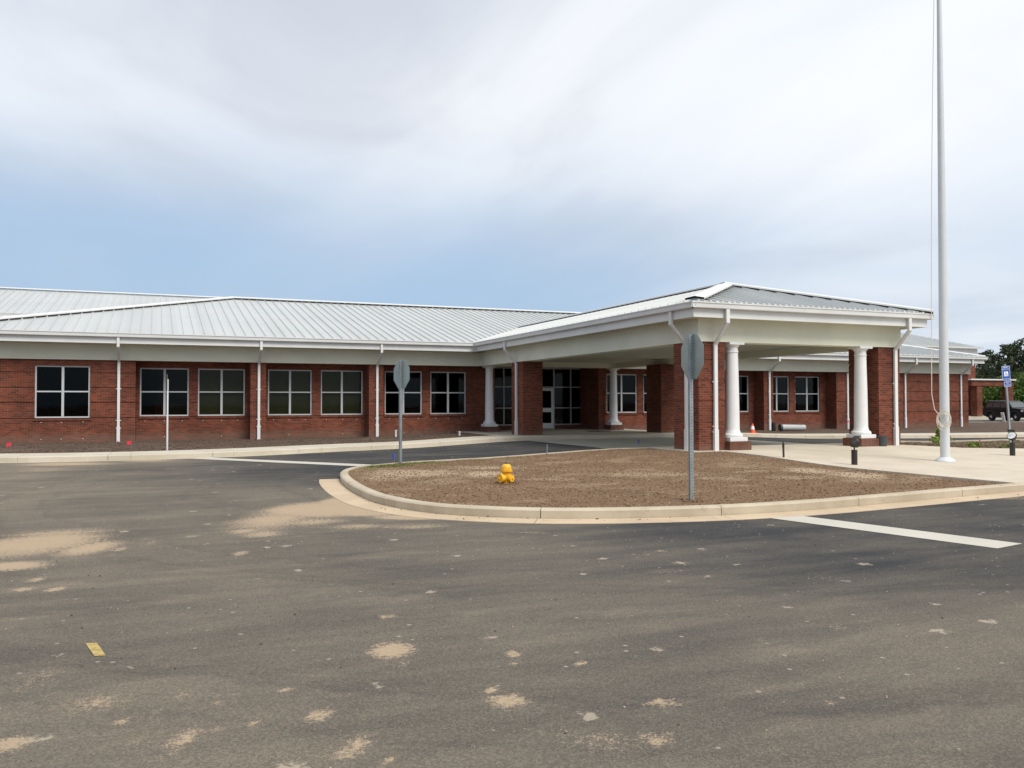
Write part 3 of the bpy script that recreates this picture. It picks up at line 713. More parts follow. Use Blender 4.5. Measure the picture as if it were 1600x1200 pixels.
# ------------------------------------------------------------------ the school
ZB, ZG, ZS = 3.47, 4.53, 4.13         # underside of frieze, top of gutter, soffit
YF, YR = 38.15, 39.0                  # wall face, recessed wall face
BANDS = (1.10, 1.73, 2.33, 2.93)
school = thing('school_building', (14, 38, 0), 'long single storey red brick school with light grey metal roof and white gutters', 'building')
def brick_box(mb, x0, x1, y0, y1, z0, z1, inset=0.03):
    "brickwork with recessed rustication courses"
    cuts = [z0]
    for b in BANDS:
        if z0 < b-0.034 and b+0.034 < z1: cuts += [b-0.034, b+0.034]
    cuts.append(z1)
    for i in range(len(cuts)-1):
        k = inset if i % 2 else 0.0
        mb.box(x0+k, x1-k, y0+k, y1-k, cuts[i], cuts[i+1])
def wall_x(mb, x0, x1, y, z0, z1, openings, th=0.3, inset=0.03):
    xs = sorted({x0, x1, *[o[0] for o in openings], *[o[1] for o in openings]})
    for a, b in zip(xs, xs[1:]):
        zs = [(z0, z1)]
        for o in openings:
            if o[0] <= a and b <= o[1]: zs = [(z0, o[2]), (o[3], z1)]
        for p, q in zs:
            cuts = [p]
            for bd in BANDS:
                if p < bd-0.04 and bd+0.034 < q: cuts += [bd-0.04, bd+0.034]
            cuts.append(q)
            for i in range(len(cuts)-1): mb.box(a, b, y+(inset if i % 2 else 0), y+th, cuts[i], cuts[i+1])
WZ0, WZ1 = 1.15, 3.21
L_WIN = [(-0.64, 1.30), (1.67, 3.62), (4.61, 6.55), (6.96, 8.90), (9.95, 11.78), (12.20, 14.02)]
R_WIN = [(21.90, 23.76), (24.16, 26.02), (26.95, 28.80), (29.25, 31.15), (32.30, 34.05), (34.50, 36.32)]
mb = MB(); wall_x(mb, -7.2, -0.79, YF, -0.2, ZB+0.1, [(-4.44, -2.48, 1.12, 3.22)], 0.6)
mb.build('wall', MT['brick'], school)
mb = MB(); wall_x(mb, -0.79, 15.55, YR, -0.2, ZB+0.1, [(a, b, WZ0, WZ1) for a, b in L_WIN]); mb.build('wall', MT['brick'], school)
mb = MB(); wall_x(mb, 21.35, 36.8, YR, -0.2, ZB+0.1, [(a, b, WZ0, WZ1) for a, b in R_WIN]); mb.build('wall', MT['brick'], school)
mb = MB(); wall_x(mb, 36.8, 47.7, YF, -0.2, ZB+0.1, [], 1.1); mb.build('wall', MT['brick'], school)
mb = MB(); mb.box(-7.2, -6.9, YF+0.601, 60, -0.2, ZB+0.1); mb.build('wall', MT['brick'], school)
mb = MB(); mb.box(47.4, 47.7, YF+1.101, 60, -0.2, ZB+0.1); mb.build('wall', MT['brick'], school)
mb = MB(); mb.box(-7.2, 47.7, 60.001, 60.3, -0.2, ZB+0.1); mb.build('wall', MT['brick'], school)
# entrance recess: side walls and brick beside it
mb = MB(); brick_box(mb, 15.25, 15.55, YR+0.301, 40.4, -0.2, ZB+0.06); mb.build('wall', MT['brick'], school)
mb = MB(); brick_box(mb, 20.98, 21.35, 38.2, 40.4, -0.2, ZB+0.06); mb.build('wall', MT['brick'], school)
# interior room shell behind the glass
mb = MB(); mb.box(-6.5, 15.2, 45.0, 45.1, -0.1, ZB); mb.box(21.4, 47.5, 45.0, 45.1, -0.1, ZB); mb.box(15.3, 21.3, 46.0, 46.1, -0.1, 3.6)
mb.box(15.2, 15.3, 40.5, 46.0, -0.1, 3.6); mb.box(21.3, 21.4, 40.5, 46.0, -0.1, 3.6)
mb.each('inner_wall', MT['interior'], school)
mb = MB(); mb.box(-6.9, 47.3, 39.35, 46.2, 0.2, 0.28); mb.build('inner_floor', MT['carpet'], school)
mb = MB(); mb.box(-6.9, 47.3, 39.31, 46.2, ZB+0.11, ZB+0.15); mb.build('inner_ceiling', MT['interior'], school)
def pier(x0, x1, y0, y1, zt, parent, z0=-0.2):
    mb = MB(); brick_box(mb, x0, x1, y0, y1, z0, zt, 0.013); return mb.build('brick_pier', MT['brick'], parent)
for a, b in ((3.77, 4.43), (8.99, 9.67), (26.15, 26.82), (31.5, 32.16)): pier(a, b, YF, YR-0.001, ZB, school)
# windows
def window(x0, x1, z0, z1, y, parent, blind=False):
    f = MB(); w = 0.055; xm = (x0+x1)/2; zm = z0+(z1-z0)*0.505; d0, d1 = y, y+0.11
    f.box(x0, x0+w, d0, d1, z0, z1); f.box(x1-w, x1, d0, d1, z0, z1); f.box(x0+w, x1-w, d0, d1, z0, z0+w); f.box(x0+w, x1-w, d0, d1, z1-w, z1)
    f.box(xm-0.045, xm+0.045, d0-0.004, d1, z0+w, z1-w)
    f.box(x0+w, xm-0.045, d0+0.004, d1, zm-0.027, zm+0.027); f.box(xm+0.045, x1-w, d0+0.004, d1, zm-0.027, zm+0.027)
    o = f.build('window', MT['aluminium'], parent)
    p = MB(); p.box(x0+0.03, xm-0.02, y+0.05, y+0.062, z0+0.03, z1-0.03); p.box(xm+0.02, x1-0.03, y+0.05, y+0.062, z0+0.03, z1-0.03)
    p.build('pane', MT['tinted_glass'], o)
    s = MB(); s.box(x0-0.05, x1+0.05, y-0.105, y-0.032, z0-0.10, z0-0.03); s.box(x0-0.02, x1+0.02, y-0.06, y+0.10, z0-0.029, z0-0.002)
    s.build('sill', MT['soldier_brick'], o)
    if blind:
        b = MB(); b.box(x0+0.04, x1-0.04, y+0.16, y+0.175, z0+0.02, z1-0.02); b.build('blind', MT['blind'], o)
    return o
window(-4.44, -2.48, 1.12, 3.22, YF+0.06, school)
for i, (a, b) in enumerate(L_WIN): window(a, b, WZ0, WZ1, YR+0.06, school, blind=(1 <= i <= 3))
for a, b in R_WIN: window(a, b, WZ0, WZ1, YR+0.06, school)
# storefront with entrance door
YE = 40.25
sf = MB(); VX = [15.56, 16.68, 17.30, 18.50, 19.42, 20.42, 20.97]; HZ = [0.55, 1.42, 2.52, 3.50]
VX = [15.56, 16.55, 17.55, 18.50, 19.42, 20.42, 21.36]
for x in VX[:-1]: sf.box(x-0.03, x+0.03, YE, YE+0.12, 0.30, 3.55)
for a, b in zip(VX, VX[1:]):
    for z in HZ:
        if abs(a-18.5) < 0.01 and z < 2: continue
        sf.box(a+0.03, b-0.03, YE+0.003, YE+0.115, z-0.028, z+0.028)
stf = sf.build('storefront', MT['aluminium'], school)
p = MB()
for a, b in zip(VX, VX[1:]):
    z0 = 2.55 if abs(a-18.5) < 0.01 else 0.58
    p.box(a+0.02, b-0.02, YE+0.05, YE+0.062, z0, 3.48)
p.build('pane', MT['tinted_glass'], stf)
p = MB(); p.box(15.56, 18.44, YE-0.03, YE+0.2, 0.2, 0.52); p.box(19.48, 20.97, YE-0.03, YE+0.2, 0.2, 0.52); p.each('brick_base', MT['brick'], stf)
dr = MB(); dr.box(18.54, 18.66, YE-0.01, YE+0.04, 0.33, 2.47); dr.box(19.26, 19.38, YE-0.01, YE+0.04, 0.33, 2.47)
for a, b in ((0.33, 0.62), (1.30, 1.42), (1.20, 1.30), (2.32, 2.47)): dr.box(18.66, 19.26, YE-0.008, YE+0.038, a, b)
door = dr.build('door', MT['sign_white'], school)
dp = MB(); dp.box(18.66, 19.26, YE+0.01, YE+0.02, 0.62, 2.32); dp.build('pane', MT['tinted_glass'], door)
dh = MB(); dh.box(18.59, 18.62, YE-0.07, YE-0.04, 1.0, 1.5); dh.box(18.59, 18.62, YE-0.07, YE-0.01, 1.05, 1.08); dh.box(18.59, 18.62, YE-0.07, YE-0.01, 1.42, 1.45)
dh.build('handle', MT['steel_dark'], door)
# frieze, soffit, fascia, gutter
fz = MB(); fz.box(-7.3, 14.42, YF-0.10, 38.45, ZB, ZS); fz.box(22.32, 47.8, YF-0.10, 38.45, ZB, ZS); fz.box(14.42, 22.32, 38.5, 38.7, ZB+0.05, ZS)
fz.box(-7.3, -7.0, 38.451, 60, ZB, ZS); fz.box(47.5, 47.8, 38.451, 60, ZB, ZS)
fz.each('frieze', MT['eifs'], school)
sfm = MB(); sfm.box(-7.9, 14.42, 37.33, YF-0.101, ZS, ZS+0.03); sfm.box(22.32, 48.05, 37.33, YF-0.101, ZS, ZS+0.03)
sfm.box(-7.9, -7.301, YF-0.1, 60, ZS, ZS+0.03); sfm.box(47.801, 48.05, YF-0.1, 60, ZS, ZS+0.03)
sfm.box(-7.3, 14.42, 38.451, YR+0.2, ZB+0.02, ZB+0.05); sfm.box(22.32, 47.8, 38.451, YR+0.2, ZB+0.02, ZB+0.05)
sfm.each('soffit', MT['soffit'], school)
fc = MB(); fc.box(-7.93, 13.95, 37.30, 37.33, ZS-0.02, 4.40); fc.box(22.8, 48.08, 37.30, 37.33, ZS-0.02, 4.40)
fc.box(-7.96, -7.93, 37.33, 60, ZS-0.02, 4.40); fc.box(48.08, 48.11, 37.30, 60, ZS-0.02, 4.40)
fc.each('fascia', MT['white_trim'], school)
def gutter(mb, p0, p1, outward, z=ZG):
    "ogee-like box gutter along p0-p1; outward = unit vector away from the wall"
    a, b = Vector(p0), Vector(p1); o = Vector(outward)
    prof = [(0.0, -0.17), (0.115, -0.17), (0.125, -0.155), (0.135, -0.04), (0.155, -0.03), (0.155, 0.0), (0.14, 0.0), (0.12, -0.03), (0.10, -0.14), (0.02, -0.15), (0.0, 0.0)]
    vs = []; n = len(prof)
    for c in (a, b):
        for q, h in prof: v = c+o*q; vs.append((v.x, v.y, z+h))
    mb.add(vs, [(i, (i+1) % n, n+(i+1) % n, n+i) for i in range(n)] + [tuple(range(n)), tuple(range(2*n-1, n-1, -1))])
gm = MB(); gutter(gm, (-8.1, 37.29), (13.8, 37.29), (0, -1)); gutter(gm, (22.95, 37.29), (48.25, 37.29), (0, -1))
gutter(gm, (-7.97, 37.3), (-7.97, 60), (-1, 0)); gutter(gm, (48.12, 37.3), (48.12, 60), (1, 0))
gm.each('gutter', MT['white_trim'], school)
def downspout(pg, pw, outward, z_top, z_bot, parent, w=0.105, wiggle=True):
    "pg: plan point under the gutter, pw: plan point on the wall; outward: unit vector from wall"
    mb = MB(); o = Vector((*outward, 0)); g = Vector((*pg, 0)); q = Vector((*pw, 0)) + o*0.06
    u = (o.x, o.y, 0); zt = z_top-0.42
    mb.beam(g+Vector((0, 0, z_top)), g+Vector((0, 0, zt)), w, 0.08, u)
    d = q-g; zb = ZB-0.08
    mb.beam(g+Vector((0, 0, zt+0.02)), q+Vector((0, 0, zb)), w*0.97, 0.077, u)
    mb.beam(q+Vector((0, 0, zb+0.02)), q+Vector((0, 0, z_bot)), w, 0.08, u)
    ds = mb.build('downspout', MT['white_trim'], parent, bevel=0.008)
    br = MB()
    sd_ = Vector((-o.y, o.x, 0))
    for z in (1.0, 2.3, z_bot+0.55):
        c = q-o*0.02+Vector((0, 0, z)); br.beam(c-sd_*0.095, c+sd_*0.095, 0.035, 0.03, u)
    br.each('bracket', MT['white_trim'], ds)
    bt = MB(); bt.beam(q+Vector((0, 0, z_bot+0.62)), q+Vector((0, 0, z_bot-0.02)), w+0.022, 0.10, u); bt.build('boot', MT['white_trim'], ds)
    return ds
for x in (-1.42, 4.12, 9.36, 26.5, 31.85, 37.6, 42.2, 46.98):
    downspout((x, 37.24), (x, YF), (0, -1), 4.38, 0.13, school)
# standing seam roofs
def seam_roof(mb, origin, eave, upslope, length, run, slope, lim=None, pitch=0.41, rib=True, eaveclip=None, th=0.05):
    """origin: plan corner, eave: unit dir along eave, upslope: unit plan dir; lim(s)->(t0,t1) run range at station s"""
    o = Vector(origin); e = Vector(eave); u = Vector(upslope); n = int(length/pitch)
    z0 = origin[2] if len(origin) > 2 else ZG
    o = Vector((o[0], o[1]))
    def pt(s, t, h=0.0): p = o+e*s+u*t; return (p.x, p.y, z0+slope*t+h)
    for i in range(n+1):
        s0 = i*pitch; s1 = min((i+1)*pitch, length)
        if s1 <= s0: continue
        a0, b0 = lim(s0); a1, b1 = lim(s1)
        if b0 <= a0 and b1 <= a1: continue
        b0 = max(b0, a0); b1 = max(b1, a1)
        mb.add([pt(s0, a0), pt(s1, a1), pt(s1, b1), pt(s0, b0)], [(0, 1, 2, 3)])
        if rib and b0-a0 > 0.1:
            w = 0.02; h = 0.055
            mb.add([pt(s0-w, a0, 0), pt(s0+w, a0, 0), pt(s0+w*0.6, a0, h), pt(s0-w*0.6, a0, h), pt(s0-w, b0, 0), pt(s0+w, b0, 0), pt(s0+w*0.6, b0, h), pt(s0-w*0.6, b0, h)],
                [(0, 1, 2, 3), (0, 4, 5, 1), (1, 5, 6, 2), (2, 6, 7, 3), (3, 7, 4, 0), (7, 6, 5, 4)])
SL = 0.25; EY = 37.24; X0, X1 = -7.98, 48.12; RUN = 11.8
# canopy planes: eaves X 13.72 and 23.05, hip ridge line
CX0, CX1, CY0 = 13.78, 23.02, 19.66; CS = 0.272; CH = (CX1-CX0)/2
rf = MB()
def lim_front(s):
    x = X0+s; t0 = 0.0
    if CX0-0.1 < x < CX1+0.1:
        # start where the main slope rises above the canopy slope
        h = min(x-CX0, CX1-x)*CS; t0 = max(0.0, h/SL)
    t1 = min(s, (X1-x), RUN); return (min(t0, t1), t1)
seam_roof(rf, (X0, EY, ZG), (1, 0), (0, 1), X1-X0, RUN, SL, lim_front)
seam_roof(rf, (X0, EY, ZG), (0, 1), (1, 0), 2*RUN, RUN, SL, lambda s: (0, min(s, 2*RUN-s, RUN)))
seam_roof(rf, (X1, EY, ZG), (0, 1), (-1, 0), 2*RUN, RUN, SL, lambda s: (0, min(s, 2*RUN-s, RUN)))
seam_roof(rf, (X0, EY+2*RUN, ZG), (1, 0), (0, -1), X1-X0, RUN, SL, lambda s: (0, min(s, X1-X0-s, RUN)), rib=False)
roof = rf.build('roof', MT['roof_metal'], school, fix=False)
def ridge(a, b, z_a, z_b, parent, w=0.20, lift=0.15, comb=True):
    "folded cap along a ridge or hip, with the shadow gap at its closure painted as a dark toothed strip below each edge"
    A = Vector((a[0], a[1], z_a)); B = Vector((b[0], b[1], z_b)); d = (B-A).normalized(); s = Vector((-d.y, d.x, 0)).normalized()
    L = Vector((0, 0, lift)); dn = Vector((0, 0, -0.055)); lip = Vector((0, 0, -0.05)); mb = MB()
    mb.add([A+L, B+L, B+L+s*w+dn, A+L+s*w+dn, A+L-s*w+dn, B+L-s*w+dn], [(0, 1, 2, 3), (0, 4, 5, 1)])
    for sg in (1, -1): mb.add([A+L+s*sg*w+dn, B+L+s*sg*w+dn, B+L+s*sg*w+dn+lip, A+L+s*sg*w+dn+lip], [(0, 1, 2, 3)])
    if comb:  # dark teeth stand in for the shadow under the cap edges
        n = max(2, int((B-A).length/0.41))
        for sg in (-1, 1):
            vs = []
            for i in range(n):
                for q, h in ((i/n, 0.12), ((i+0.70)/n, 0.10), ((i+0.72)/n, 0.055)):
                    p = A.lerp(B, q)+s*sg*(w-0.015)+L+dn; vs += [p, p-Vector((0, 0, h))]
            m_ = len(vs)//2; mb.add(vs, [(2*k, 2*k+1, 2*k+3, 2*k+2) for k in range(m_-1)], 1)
    return mb.build('ridge_cap', [MT['white_trim'], MT['painted_cap_shadow']], parent, fix=False)
ZR = ZG+SL*RUN
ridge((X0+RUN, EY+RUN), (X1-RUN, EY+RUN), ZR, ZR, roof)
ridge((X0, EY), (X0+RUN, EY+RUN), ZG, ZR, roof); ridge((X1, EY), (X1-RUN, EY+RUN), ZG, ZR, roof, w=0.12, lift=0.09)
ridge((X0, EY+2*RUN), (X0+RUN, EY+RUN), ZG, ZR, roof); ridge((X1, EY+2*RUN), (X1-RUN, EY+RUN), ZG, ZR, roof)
# small wall lamp on the blank brick wall
wl = MB(); wl.box(45.2, 45.42, YF-0.12, YF-0.001, 2.75, 3.05); wl.build('wall_lamp', MT['aluminium'], school, bevel=0.02)
# weep vents / temporary plugs under the windows
wv = MB()
for a, b in [(-4.44, -2.48)] + L_WIN:
    y = YF if a < -1 else YR
    for k in range(3):
        x = a+0.25+k*(b-a-0.5)/2+random.uniform(-.05, .05); wv.box(x-0.014, x+0.014, y-0.012, y-0.001, 0.935, 0.96)
        if a < -1 or k == 1: wv.box(x-0.014, x+0.014, y-0.012, y-0.001, 0.26, 0.285)
wv.each('weep_vent', MT['pvc'], school)

# ------------------------------------------------------------------ entrance canopy
can = thing('entrance_canopy', (18.4, 20.3, 0.3), 'drive-through entrance canopy on brick piers and white round columns in front of the school doors', 'canopy')
BX0, BX1, BY0 = 14.42, 22.32, 20.30
bm_ = MB(); t = 0.55
bm_.box(BX0, BX0+t, BY0, YF-0.1, ZB, ZS); bm_.box(BX1-t, BX1, BY0, YF-0.1, ZB, ZS); bm_.box(BX0+t, BX1-t, BY0, BY0+t, ZB, ZS)
bm_.box(BX0+t, BX1-t, YF-0.35, 38.49, ZB, ZS)
bm_.each('beam', MT['eifs'], can)
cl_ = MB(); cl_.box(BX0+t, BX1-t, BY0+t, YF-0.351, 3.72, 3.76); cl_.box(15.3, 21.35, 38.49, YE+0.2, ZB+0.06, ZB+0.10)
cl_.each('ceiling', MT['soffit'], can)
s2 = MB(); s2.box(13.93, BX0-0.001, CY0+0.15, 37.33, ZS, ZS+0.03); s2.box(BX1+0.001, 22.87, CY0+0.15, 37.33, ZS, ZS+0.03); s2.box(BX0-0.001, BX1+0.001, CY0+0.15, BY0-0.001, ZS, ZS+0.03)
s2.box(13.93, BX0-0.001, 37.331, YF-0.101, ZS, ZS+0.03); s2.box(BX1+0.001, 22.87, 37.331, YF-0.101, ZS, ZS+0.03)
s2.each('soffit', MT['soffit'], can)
f2 = MB(); f2.box(13.90, 13.93, CY0+0.12, 37.30, ZS-0.02, 4.40); f2.box(22.87, 22.90, CY0+0.12, 37.30, ZS-0.02, 4.40); f2.box(13.93, 22.87, CY0+0.12, CY0+0.15, ZS-0.02, 4.40)
f2.each('fascia', MT['white_trim'], can)
g2 = MB(); gutter(g2, (13.89, 19.62), (13.89, 37.15), (-1, 0)); gutter(g2, (22.91, 19.62), (22.91, 37.15), (1, 0)); gutter(g2, (13.74, 19.77), (23.06, 19.77), (0, -1))
g2.each('gutter', MT['white_trim'], can)
for a, b, c, d in ((14.45, 15.38, 20.34, 21.6), (21.38, 22.30, 20.34, 21.6), (14.45, 15.38, 33.0, 34.25), (21.38, 22.30, 33.0, 34.25)): pier(a, b, c, d, ZB, can, 0.15)
def column(cx, cy, z0, parent):
    r0, r1 = 0.212, 0.178; zt = ZB
    prof = [(0.29, 0.0), (0.305, 0.02), (0.305, 0.07), (0.285, 0.10), (0.245, 0.115), (0.24, 0.14), (0.222, 0.18), (r0, 0.24)]
    H = zt-(z0+0.40)
    for k in range(1, 9):
        q = k/8; prof.append((r0+(r1-r0)*q**1.4, 0.24+(H-0.24-0.30)*q))
    prof += [(r1+0.018, H-0.29), (r1+0.018, H-0.265), (r1, H-0.25), (r1, H-0.14), (r1+0.02, H-0.13), (r1+0.055, H-0.085), (r1+0.06, H-0.065)]
    mb = MB(); mb.lathe((cx, cy, z0+0.40), prof, 48); mb.box(cx-0.26, cx+0.26, cy-0.26, cy+0.26, zt-0.066, zt-0.001)
    c = mb.build('column', MT['white_paint'], parent, smooth=True)
    p = MB(); p.box(cx-0.315, cx+0.315, cy-0.315, cy+0.315, z0+0.28, z0+0.401); p.build('plinth', MT['white_paint'], c, bevel=0.008)
    q = MB(); q.box(cx-0.385, cx+0.385, cy-0.39, cy+0.39, z0-0.15, z0+0.279); q.build('pedestal', MT['soldier_brick'], c)
for x, y in ((15.77, 20.52), (20.80, 20.52), (14.84, 38.0-0.05), (21.70, 37.95)): column(x, y, 0.27, can)
for pg, pw, o in (((15.94, 19.72), (15.02, 20.34), (0, -1)),):
    pass
downspout((15.0, 19.70), (15.0, 20.34), (0, -1), 4.38, 0.29, can, w=0.12)
downspout((22.05, 19.70), (22.05, 20.34), (0, -1), 4.38, 0.29, can, w=0.12)
downspout((13.85, 20.85), (14.45, 20.85), (-1, 0), 4.38, 0.29, can, w=0.12)
downspout((13.85, 33.6), (14.45, 33.6), (-1, 0), 4.38, 0.31, can, w=0.12)
downspout((22.95, 33.6), (22.30, 33.6), (1, 0), 4.38, 0.31, can, w=0.12)
cr_ = MB(); RL = 37.24+CH*CS/SL-CY0
zr = ZG+CH*CS
def lim_left(s):
    # s runs along Y from the front eave
    y = CY0+s; t = min(s, CH)
    if y > EY: t0 = (y-EY)*SL/CS
    else: t0 = 0
    return (min(t0, t), t)
seam_roof(cr_, (CX0, CY0, ZG), (0, 1), (1, 0), RL, CH, CS, lim_left)
seam_roof(cr_, (CX1, CY0, ZG), (0, 1), (-1, 0), RL, CH, CS, lim_left)
seam_roof(cr_, (CX0, CY0, ZG), (1, 0), (0, 1), CX1-CX0, CH, CS, lambda s: (0, min(s, CX1-CX0-s)))
croof = cr_.build('roof', MT['roof_metal'], can, fix=False)
xm = (CX0+CX1)/2
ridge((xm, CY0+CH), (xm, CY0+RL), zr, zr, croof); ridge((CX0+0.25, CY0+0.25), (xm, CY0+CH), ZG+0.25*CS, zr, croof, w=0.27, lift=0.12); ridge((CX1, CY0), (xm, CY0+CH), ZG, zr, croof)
ei = MB()
for i in range(22):
    x = CX0+0.2+i*0.41; ei.box(x-0.03, x+0.03, CY0-0.02, CY0+0.12, ZG+0.01, ZG+0.05)
ei.each('gutter_strap', MT['white_trim'], can)

# ------------------------------------------------------------------ buildings behind
rw = thing('rear_wing', (5, 55, 0), 'taller wing behind the school roof with pale seamed metal roof at the far left', 'building')
w_ = MB(); w_.box(-25, 34, 56, 75, -0.1, 6.3); w_.build('wall', MT['brick'], rw)
w_ = MB(); w_.box(-25.1, 34.1, 55.75, 75.2, 6.301, 6.6); w_.build('frieze', MT['eifs'], rw)
g3 = MB(); gutter(g3, (-26, 55.2), (34.9, 55.2), (0, -1), 6.8); g3.box(-26, 34.9, 55.22, 55.26, 6.45, 6.7); g3.build('gutter', MT['white_trim'], rw)
r3 = MB(); seam_roof(r3, (-26, 55.1, 6.82), (1, 0), (0, 1), 61, 10.3, SL, lambda s: (0, min(s+3, 61-s, 10.3)))
seam_roof(r3, (-26, 75.7, 6.82), (1, 0), (0, -1), 61, 10.3, SL, lambda s: (0, min(s+3, 61-s, 10.3)), rib=False)
r3.box(-26, 35, 55.3, 75.5, 6.601, 6.65)
r3o = r3.build('roof', MT['roof_metal'], rw, fix=False)
ridge((-19, 65.4), (24.7, 65.4), 9.395, 9.395, r3o, comb=False)
gy = thing('gymnasium', (62, 64, 0), 'tall brick hall with white upper band behind the right end of the school', 'building')
w_ = MB(); w_.box(44, 78.6, 62, 92, -0.1, 6.2); w_.build('wall', MT['brick'], gy)
w_ = MB(); w_.box(43.9, 78.75, 61.85, 92.15, 6.201, 7.3); w_.build('upper_band', MT['white_trim'], gy)
r4 = MB(); seam_roof(r4, (43.5, 61.5, 7.32), (1, 0), (0, 1), 35.6, 15, 0.33, lambda s: (0, min(s, 35.6-s, 15.0)))
seam_roof(r4, (79.1, 61.5, 7.32), (0, 1), (-1, 0), 30, 15, 0.33, lambda s: (0, min(s, 30-s)), rib=False)
seam_roof(r4, (43.5, 61.5, 7.32), (0, 1), (1, 0), 30, 15, 0.33, lambda s: (0, min(s, 30-s)), rib=False)
r4.build('roof', MT['roof_metal'], gy, fix=False)
g4 = MB(); gutter(g4, (43.5, 61.5), (79.1, 61.5), (0, -1), 7.36); g4.build('gutter', MT['white_trim'], gy)
pc = thing('brick_porch', (75, 58, 0.3), 'low flat roofed brick porch with square piers beside the parked black car', 'porch')
pier(73.2, 73.9, 57.6, 58.3, 3.25, pc, 0); pier(77.6, 78.3, 57.6, 58.3, 3.25, pc, 0); pier(77.6, 78.3, 61.0, 61.6, 3.25, pc, 0)
w_ = MB(); w_.box(72.4, 78.35, 57.55, 58.35, 3.251, 3.80); w_.box(77.55, 78.35, 58.351, 61.8, 3.251, 3.80); w_.build('beam', MT['brick'], pc)
w_ = MB(); w_.box(72.2, 78.5, 57.4, 61.84, 3.801, 3.93); w_.build('coping', MT['white_trim'], pc)
w_ = MB(); w_.box(72.4, 77.54, 58.36, 61.8, 3.5, 3.6); w_.build('ceiling', MT['soffit'], pc)
# ------------------------------------------------------------------ street furniture and other things
def text_mesh(txt, size):
    cu = bpy.data.curves.new('t', 'FONT'); cu.body = txt; cu.size = size; cu.align_x = 'CENTER'; cu.align_y = 'CENTER'; cu.extrude = 0.001; cu.resolution_u = 3
    o = bpy.data.objects.new('t', cu); COL.objects.link(o); bpy.context.view_layer.update()
    me = bpy.data.meshes.new_from_object(o.evaluated_get(bpy.context.evaluated_depsgraph_get()))
    vs = [tuple(v.co) for v in me.vertices]; fs = [tuple(p.vertices) for p in me.polygons]
    bpy.data.objects.remove(o); return vs, fs
def stop_sign(loc, ang, label, top, size, group):
    "ang: direction the printed face looks (plan angle). Local +Y is that direction; post stands behind the sheet."
    t = thing('stop_sign', loc, label, 'road sign', group)
    mb = MB(); w = 0.030; H = top
    # perforated square tube: four walls as strips, holes left between rungs on the front/back
    x, y, z = loc
    zz = -0.25; 
    mb.box(x-w, x-w+0.004, y-w, y+w, z+zz, z+H); mb.box(x+w-0.004, x+w, y-w, y+w, z+zz, z+H)
    for s in (-1, 1):
        a, b = (y-w, y-w+0.004) if s < 0 else (y+w-0.004, y+w)
        mb.box(x-w+0.004, x-0.008, a, b, z+zz, z+H); mb.box(x+0.008, x+w-0.004, a, b, z+zz, z+H)
        k = zz
        while k < H-0.02: mb.box(x-0.008, x+0.008, a, b, z+k, z+k+0.034); k += 0.0508
    # holes on the side walls too: dark plugs
    k = 0.02
    while k < H-0.02:
        for s in (-1, 1): mb.tube((x+s*(w+0.0004), y, z+k), (x+s*(w-0.003), y, z+k), 0.008, n=8, mi=1)
        k += 0.0508
    mb.build('post', [MT['galvanised'], MT['steel_dark']], t)
    R = size/2/math.cos(math.pi/8); pts = [(x+R*math.cos(math.pi/8+i*math.pi/4), z+H-size/2+0.02+R*math.sin(math.pi/8+i*math.pi/4)) for i in range(8)]
    sb = MB(); sb.prism(pts, 'Y', y+w+0.001, y+w+0.004); panel = sb.build('sign_panel', MT['sign_back'], t)
    sf_ = MB(); cz = z+H-size/2+0.02
    sf_.prism([(x+(a-x)*0.995, cz+(b-cz)*0.995) for a, b in pts], 'Y', y+w+0.0042, y+w+0.0052)
    face = sf_.build('printed_face', MT['flag_red'], panel)
    n8 = len(pts); rg = MB()
    for i in range(n8):
        a, b = pts[i], pts[(i+1) % n8]
        q = [(x+(p[0]-x)*k_, cz+(p[1]-cz)*k_) for p, k_ in ((a, 0.98), (b, 0.98), (b, 0.93), (a, 0.93))]
        rg.prism(q, 'Y', y+w+0.0053, y+w+0.006)
    vs, fs = text_mesh('STOP', size*0.46)
    rg.add([(x-v[0]*0.8, y+w+0.0063+v[2], cz+v[1]) for v in vs], fs)
    rg.build('lettering', MT['sign_white'], face)
    bt = MB()
    for dz in (-0.2, 0.2): bt.tube((x, y-w-0.012, cz+dz), (x, y-w, cz+dz), 0.012, n=6)
    bt.each('bolt', MT['galvanised'], panel)
    t.rotation_euler[2] = ang-math.pi/2
    return t
SG = 'stop signs at the ends of the island'
s_r = stop_sign((7.86, 11.28, 0.13), math.atan2(-0.12, 1.0), 'bare metal back of the nearer stop sign on a perforated post by the front kerb', 2.66, 0.74, SG)
s_l = stop_sign((5.80, 21.12, 0.13), math.atan2(0.30, 0.95), 'farther stop sign seen from behind at the left tip of the island', 2.66, 0.74, SG)

# thin sign seen edge-on
t = thing('edge_on_sign', (0.35, 30.25, 0.13), 'thin pale sign post with its panel seen edge-on in the bed before the second window', 'road sign')
mb = MB(); mb.prism([(0.325, 30.235), (0.375, 30.235), (0.375, 30.285), (0.365, 30.285), (0.365, 30.245), (0.335, 30.245), (0.335, 30.285), (0.325, 30.285)], 'Z', 0.0, 2.5)
mb.build('post', MT['pole_silver'], t)
mb = MB(); mb.box(0.340, 0.346, 29.93, 30.23, 2.12, 2.66); e_ = mb.build('sign_panel', MT['sign_back'], t)
t.rotation_euler[2] = math.radians(-4)

